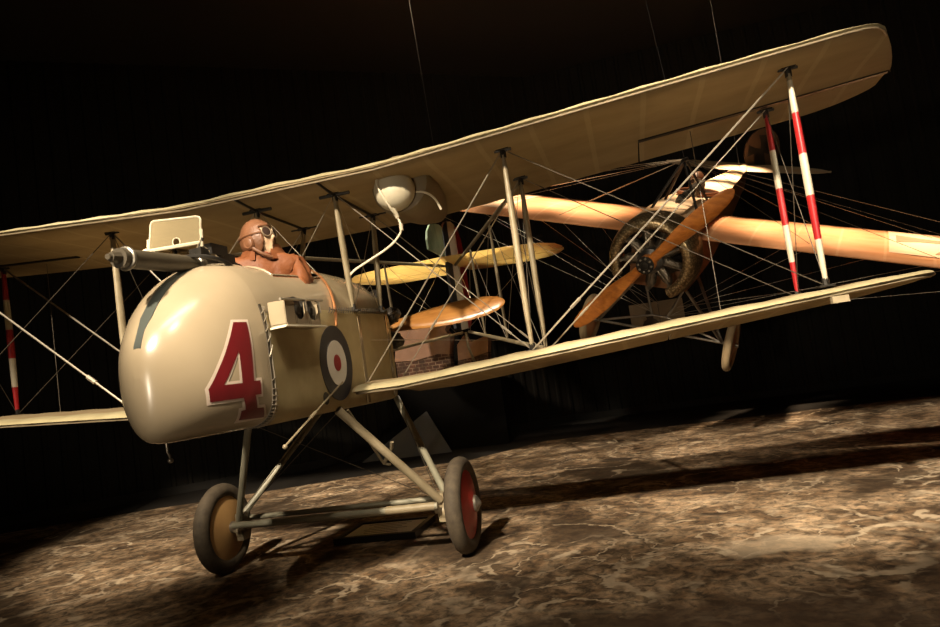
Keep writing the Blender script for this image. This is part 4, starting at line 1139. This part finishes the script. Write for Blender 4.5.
m_ = MB(); m_.loft([tri, [p+Vector((0, -.025, 0)) for p in tri]])
tag(m_.build('light_patch_board', M['light_patch_grey']), 'grey triangular board standing in for a dim pool of light', 'panel')
# framed panel on the floor
FP_ = tag(empty('floor_sign', (.02, .9, 0)), 'black framed white information panel lying on the floor between the biplane wheels', 'sign')
m_ = MB(); hx, hy = .33, .265
for c, d in (((0, -hy, .03), (2*hx+.05, .045, .05)), ((0, hy, .03), (2*hx+.05, .045, .05)), ((-hx, 0, .03), (.045, 2*hy, .05)), ((hx, 0, .03), (.045, 2*hy, .05))): m_.box(c, d)
m_.build('frame', M['frame_black'], FP_)
m_ = MB(); m_.box((0, 0, .024), (2*hx, 2*hy, .03)); m_.build('panel_face', M['paper'], FP_)
m_ = MB()
for k in range(7):
    w = .2 if k % 3 else .26; m_.box((-.03+.02*(k % 2), .19-.06*k, .0395), (w*1.5, .012, .001))
tx = m_.build('printed_lines', M['ink'], FP_)
# sepia portrait on the back wall
PO = tag(empty('portrait_board', (2.82, 8.984, ZO+.5)), 'sepia portrait board with dark head and shoulders on the back wall under the monoplane', 'picture')
m_ = MB(); m_.box((0, 0, 0), (1.0, .03, .62)); m_.build('board', M['sepia'], PO)
m_ = MB()
pl = [(-.3, -.3), (.02, -.3), (.03, -.12), (-.03, -.03), (-.08, 0), (-.07, .08), (-.1, .16), (-.15, .18), (-.2, .15), (-.22, .08), (-.2, 0), (-.26, -.04), (-.31, -.14)]
m_.loft([[(x, -.016, z) for x, z in pl], [(x, -.019, z) for x, z in pl]]); m_.build('portrait_figure', M['sepia_dark'], PO)
m_ = MB(); m_.box((.04, -.016, 0), (.012, .004, .62)); m_.build('board_joint', M['sepia_dark'], PO)

# ================================================================== camera and light
yaw, pit, roll, fpx = -.22173, .08011, -.14137, 692.4
d = Vector((math.sin(yaw)*math.cos(pit), math.cos(yaw)*math.cos(pit), math.sin(pit)))
r0 = d.cross(Vector((0, 0, 1))).normalized(); u0 = r0.cross(d)
r_ = r0*math.cos(roll)+u0*math.sin(roll); u_ = u0*math.cos(roll)-r0*math.sin(roll)
cd = bpy.data.cameras.new('camera'); cam = bpy.data.objects.new('camera', cd); COL.objects.link(cam)
cd.sensor_width = 36; cd.lens = fpx/940*36; cd.clip_start = .05
mw = Matrix((r_, u_, -d)).transposed().to_4x4(); mw.translation = CAMP+Vector((0, 0, ZO)); cam.matrix_world = mw
SC.camera = cam
w = bpy.data.worlds.new('world'); SC.world = w; w.use_nodes = True
w.node_tree.nodes['Background'].inputs['Color'].default_value = (.5, .38, .24, 1); w.node_tree.nodes['Background'].inputs['Strength'].default_value = .03
def spot(name, loc, target, power, angle, blend=.4, size=.15, color=(1, .84, .63)):
    l = bpy.data.lights.new(name, 'SPOT'); l.energy = power; l.spot_size = math.radians(angle); l.spot_blend = blend; l.shadow_soft_size = size; l.color = color
    o = bpy.data.objects.new(name, l); COL.objects.link(o); o.location = loc
    o.rotation_euler = (Vector(target)-Vector(loc)).to_track_quat('-Z', 'Y').to_euler(); return o
def area(name, loc, target, power, sx, sy, color=(1, .84, .63)):
    l = bpy.data.lights.new(name, 'AREA'); l.energy = power; l.shape = 'RECTANGLE'; l.size = sx; l.size_y = sy; l.color = color
    o = bpy.data.objects.new(name, l); COL.objects.link(o); o.location = loc
    o.rotation_euler = (Vector(target)-Vector(loc)).to_track_quat('-Z', 'Y').to_euler(); return o
KP = (.3, -7.9, 6.6)
for nm, tx, ty, pw, an in (('left', -2.5, 2.6, 9000, 19), ('centre', .9, 2.4, 7500, 21), ('right', 4.1, 2.5, 13000, 20)):
    spot('key_spot_'+nm, KP, (tx, ty, 0), pw, an, .5, .22)
strip_ = area('track_light', (1.7, -3.2, 6.6), (.4, -1.2, 1.5), 160, .22, 3.2)
strip_.rotation_euler = (Matrix.Rotation(math.radians(-38), 3, 'Z') @ Matrix.Rotation(math.radians(14), 3, 'X')).to_euler()
spot('nose_spot', (2.7, -4.4, 6.5), (.1, -1.3, 1.7), 400, 22, .6, .22)
spot('low_spot', (-.3, -9.0, 1.2), (1.3, 0, 3.0), 470, 40, .7, .1)
spot('tip_spot', (5.5, -5.5, .6), (3.6, .4, 2.9), 150, 26, .8, .1)
for k, (x, y, pw, an) in enumerate(((-4.1, 1.85, 3000, 20), (-3.2, 1.85, 2700, 20), (-2.3, 1.85, 2700, 20), (-1.4, 1.85, 2700, 20), (.75, 1.85, 1500, 16), (1.4, 1.85, 2500, 20), (2.3, 1.85, 2500, 20), (3.2, 1.85, 2500, 20), (4.1, 1.85, 2500, 20), (0, 1.25, 1200, 10), (0, 2.2, 1300, 15), (0, 3.4, 3200, 17), (0, 4.7, 3200, 17), (0, 6.0, 3200, 17))):
    p = hubp+Vector((0, 0, ZO))+FR @ (Vector((x, y, .25))*FS)
    spot('monoplane_spot', (p.x, p.y-.1, 6.95), p, pw, an, 1.0, .1, (1, .74, .48))
spot('tail_spot', (-2.6, 2.0, 6.8), (0, 4.8, 2.6), 2200, 27, .6, .1, (1, .88, .68))
spot('tail_back_fill', (1.3, 8.5, 5.0), (.85, 4.85, 2.8), 800, 17, .7, .1, (1, .88, .68))  # added fill hidden behind the upper wing, makes the tailplane glow
spot('backdrop_fill', (-3.2, .8, 6.6), (-.95, 6.5, 1.75), 1500, 15, .6, .1, (1, .8, .6))  # added to brighten the broken plaster walls, no such lamp known
spot('cross_floor_fill', (-3.6, -.8, 6.7), (.2, 2.7, 0), 1900, 42, .8, .12)  # fill put in to lighten the wing's shadow band on the floor
spot('left_floor_fill', (-5.2, 1.0, 6.6), (-2.6, 3.0, 0), 1500, 36, .9, .12)  # second added fill, lifts the shaded floor on the left
spot('rudder_fill', (6.5, -3.0, 2.25), (0, 5.0, 2.2), 420, 15, .6, .08, (1, .88, .68))  # invented lamp, added only to light the rudder's port face
SC.view_settings.view_transform = 'Standard'; SC.view_settings.look = 'None'; SC.view_settings.gamma = 1; SC.view_settings.exposure = .3
SC.view_settings.use_curve_mapping = False
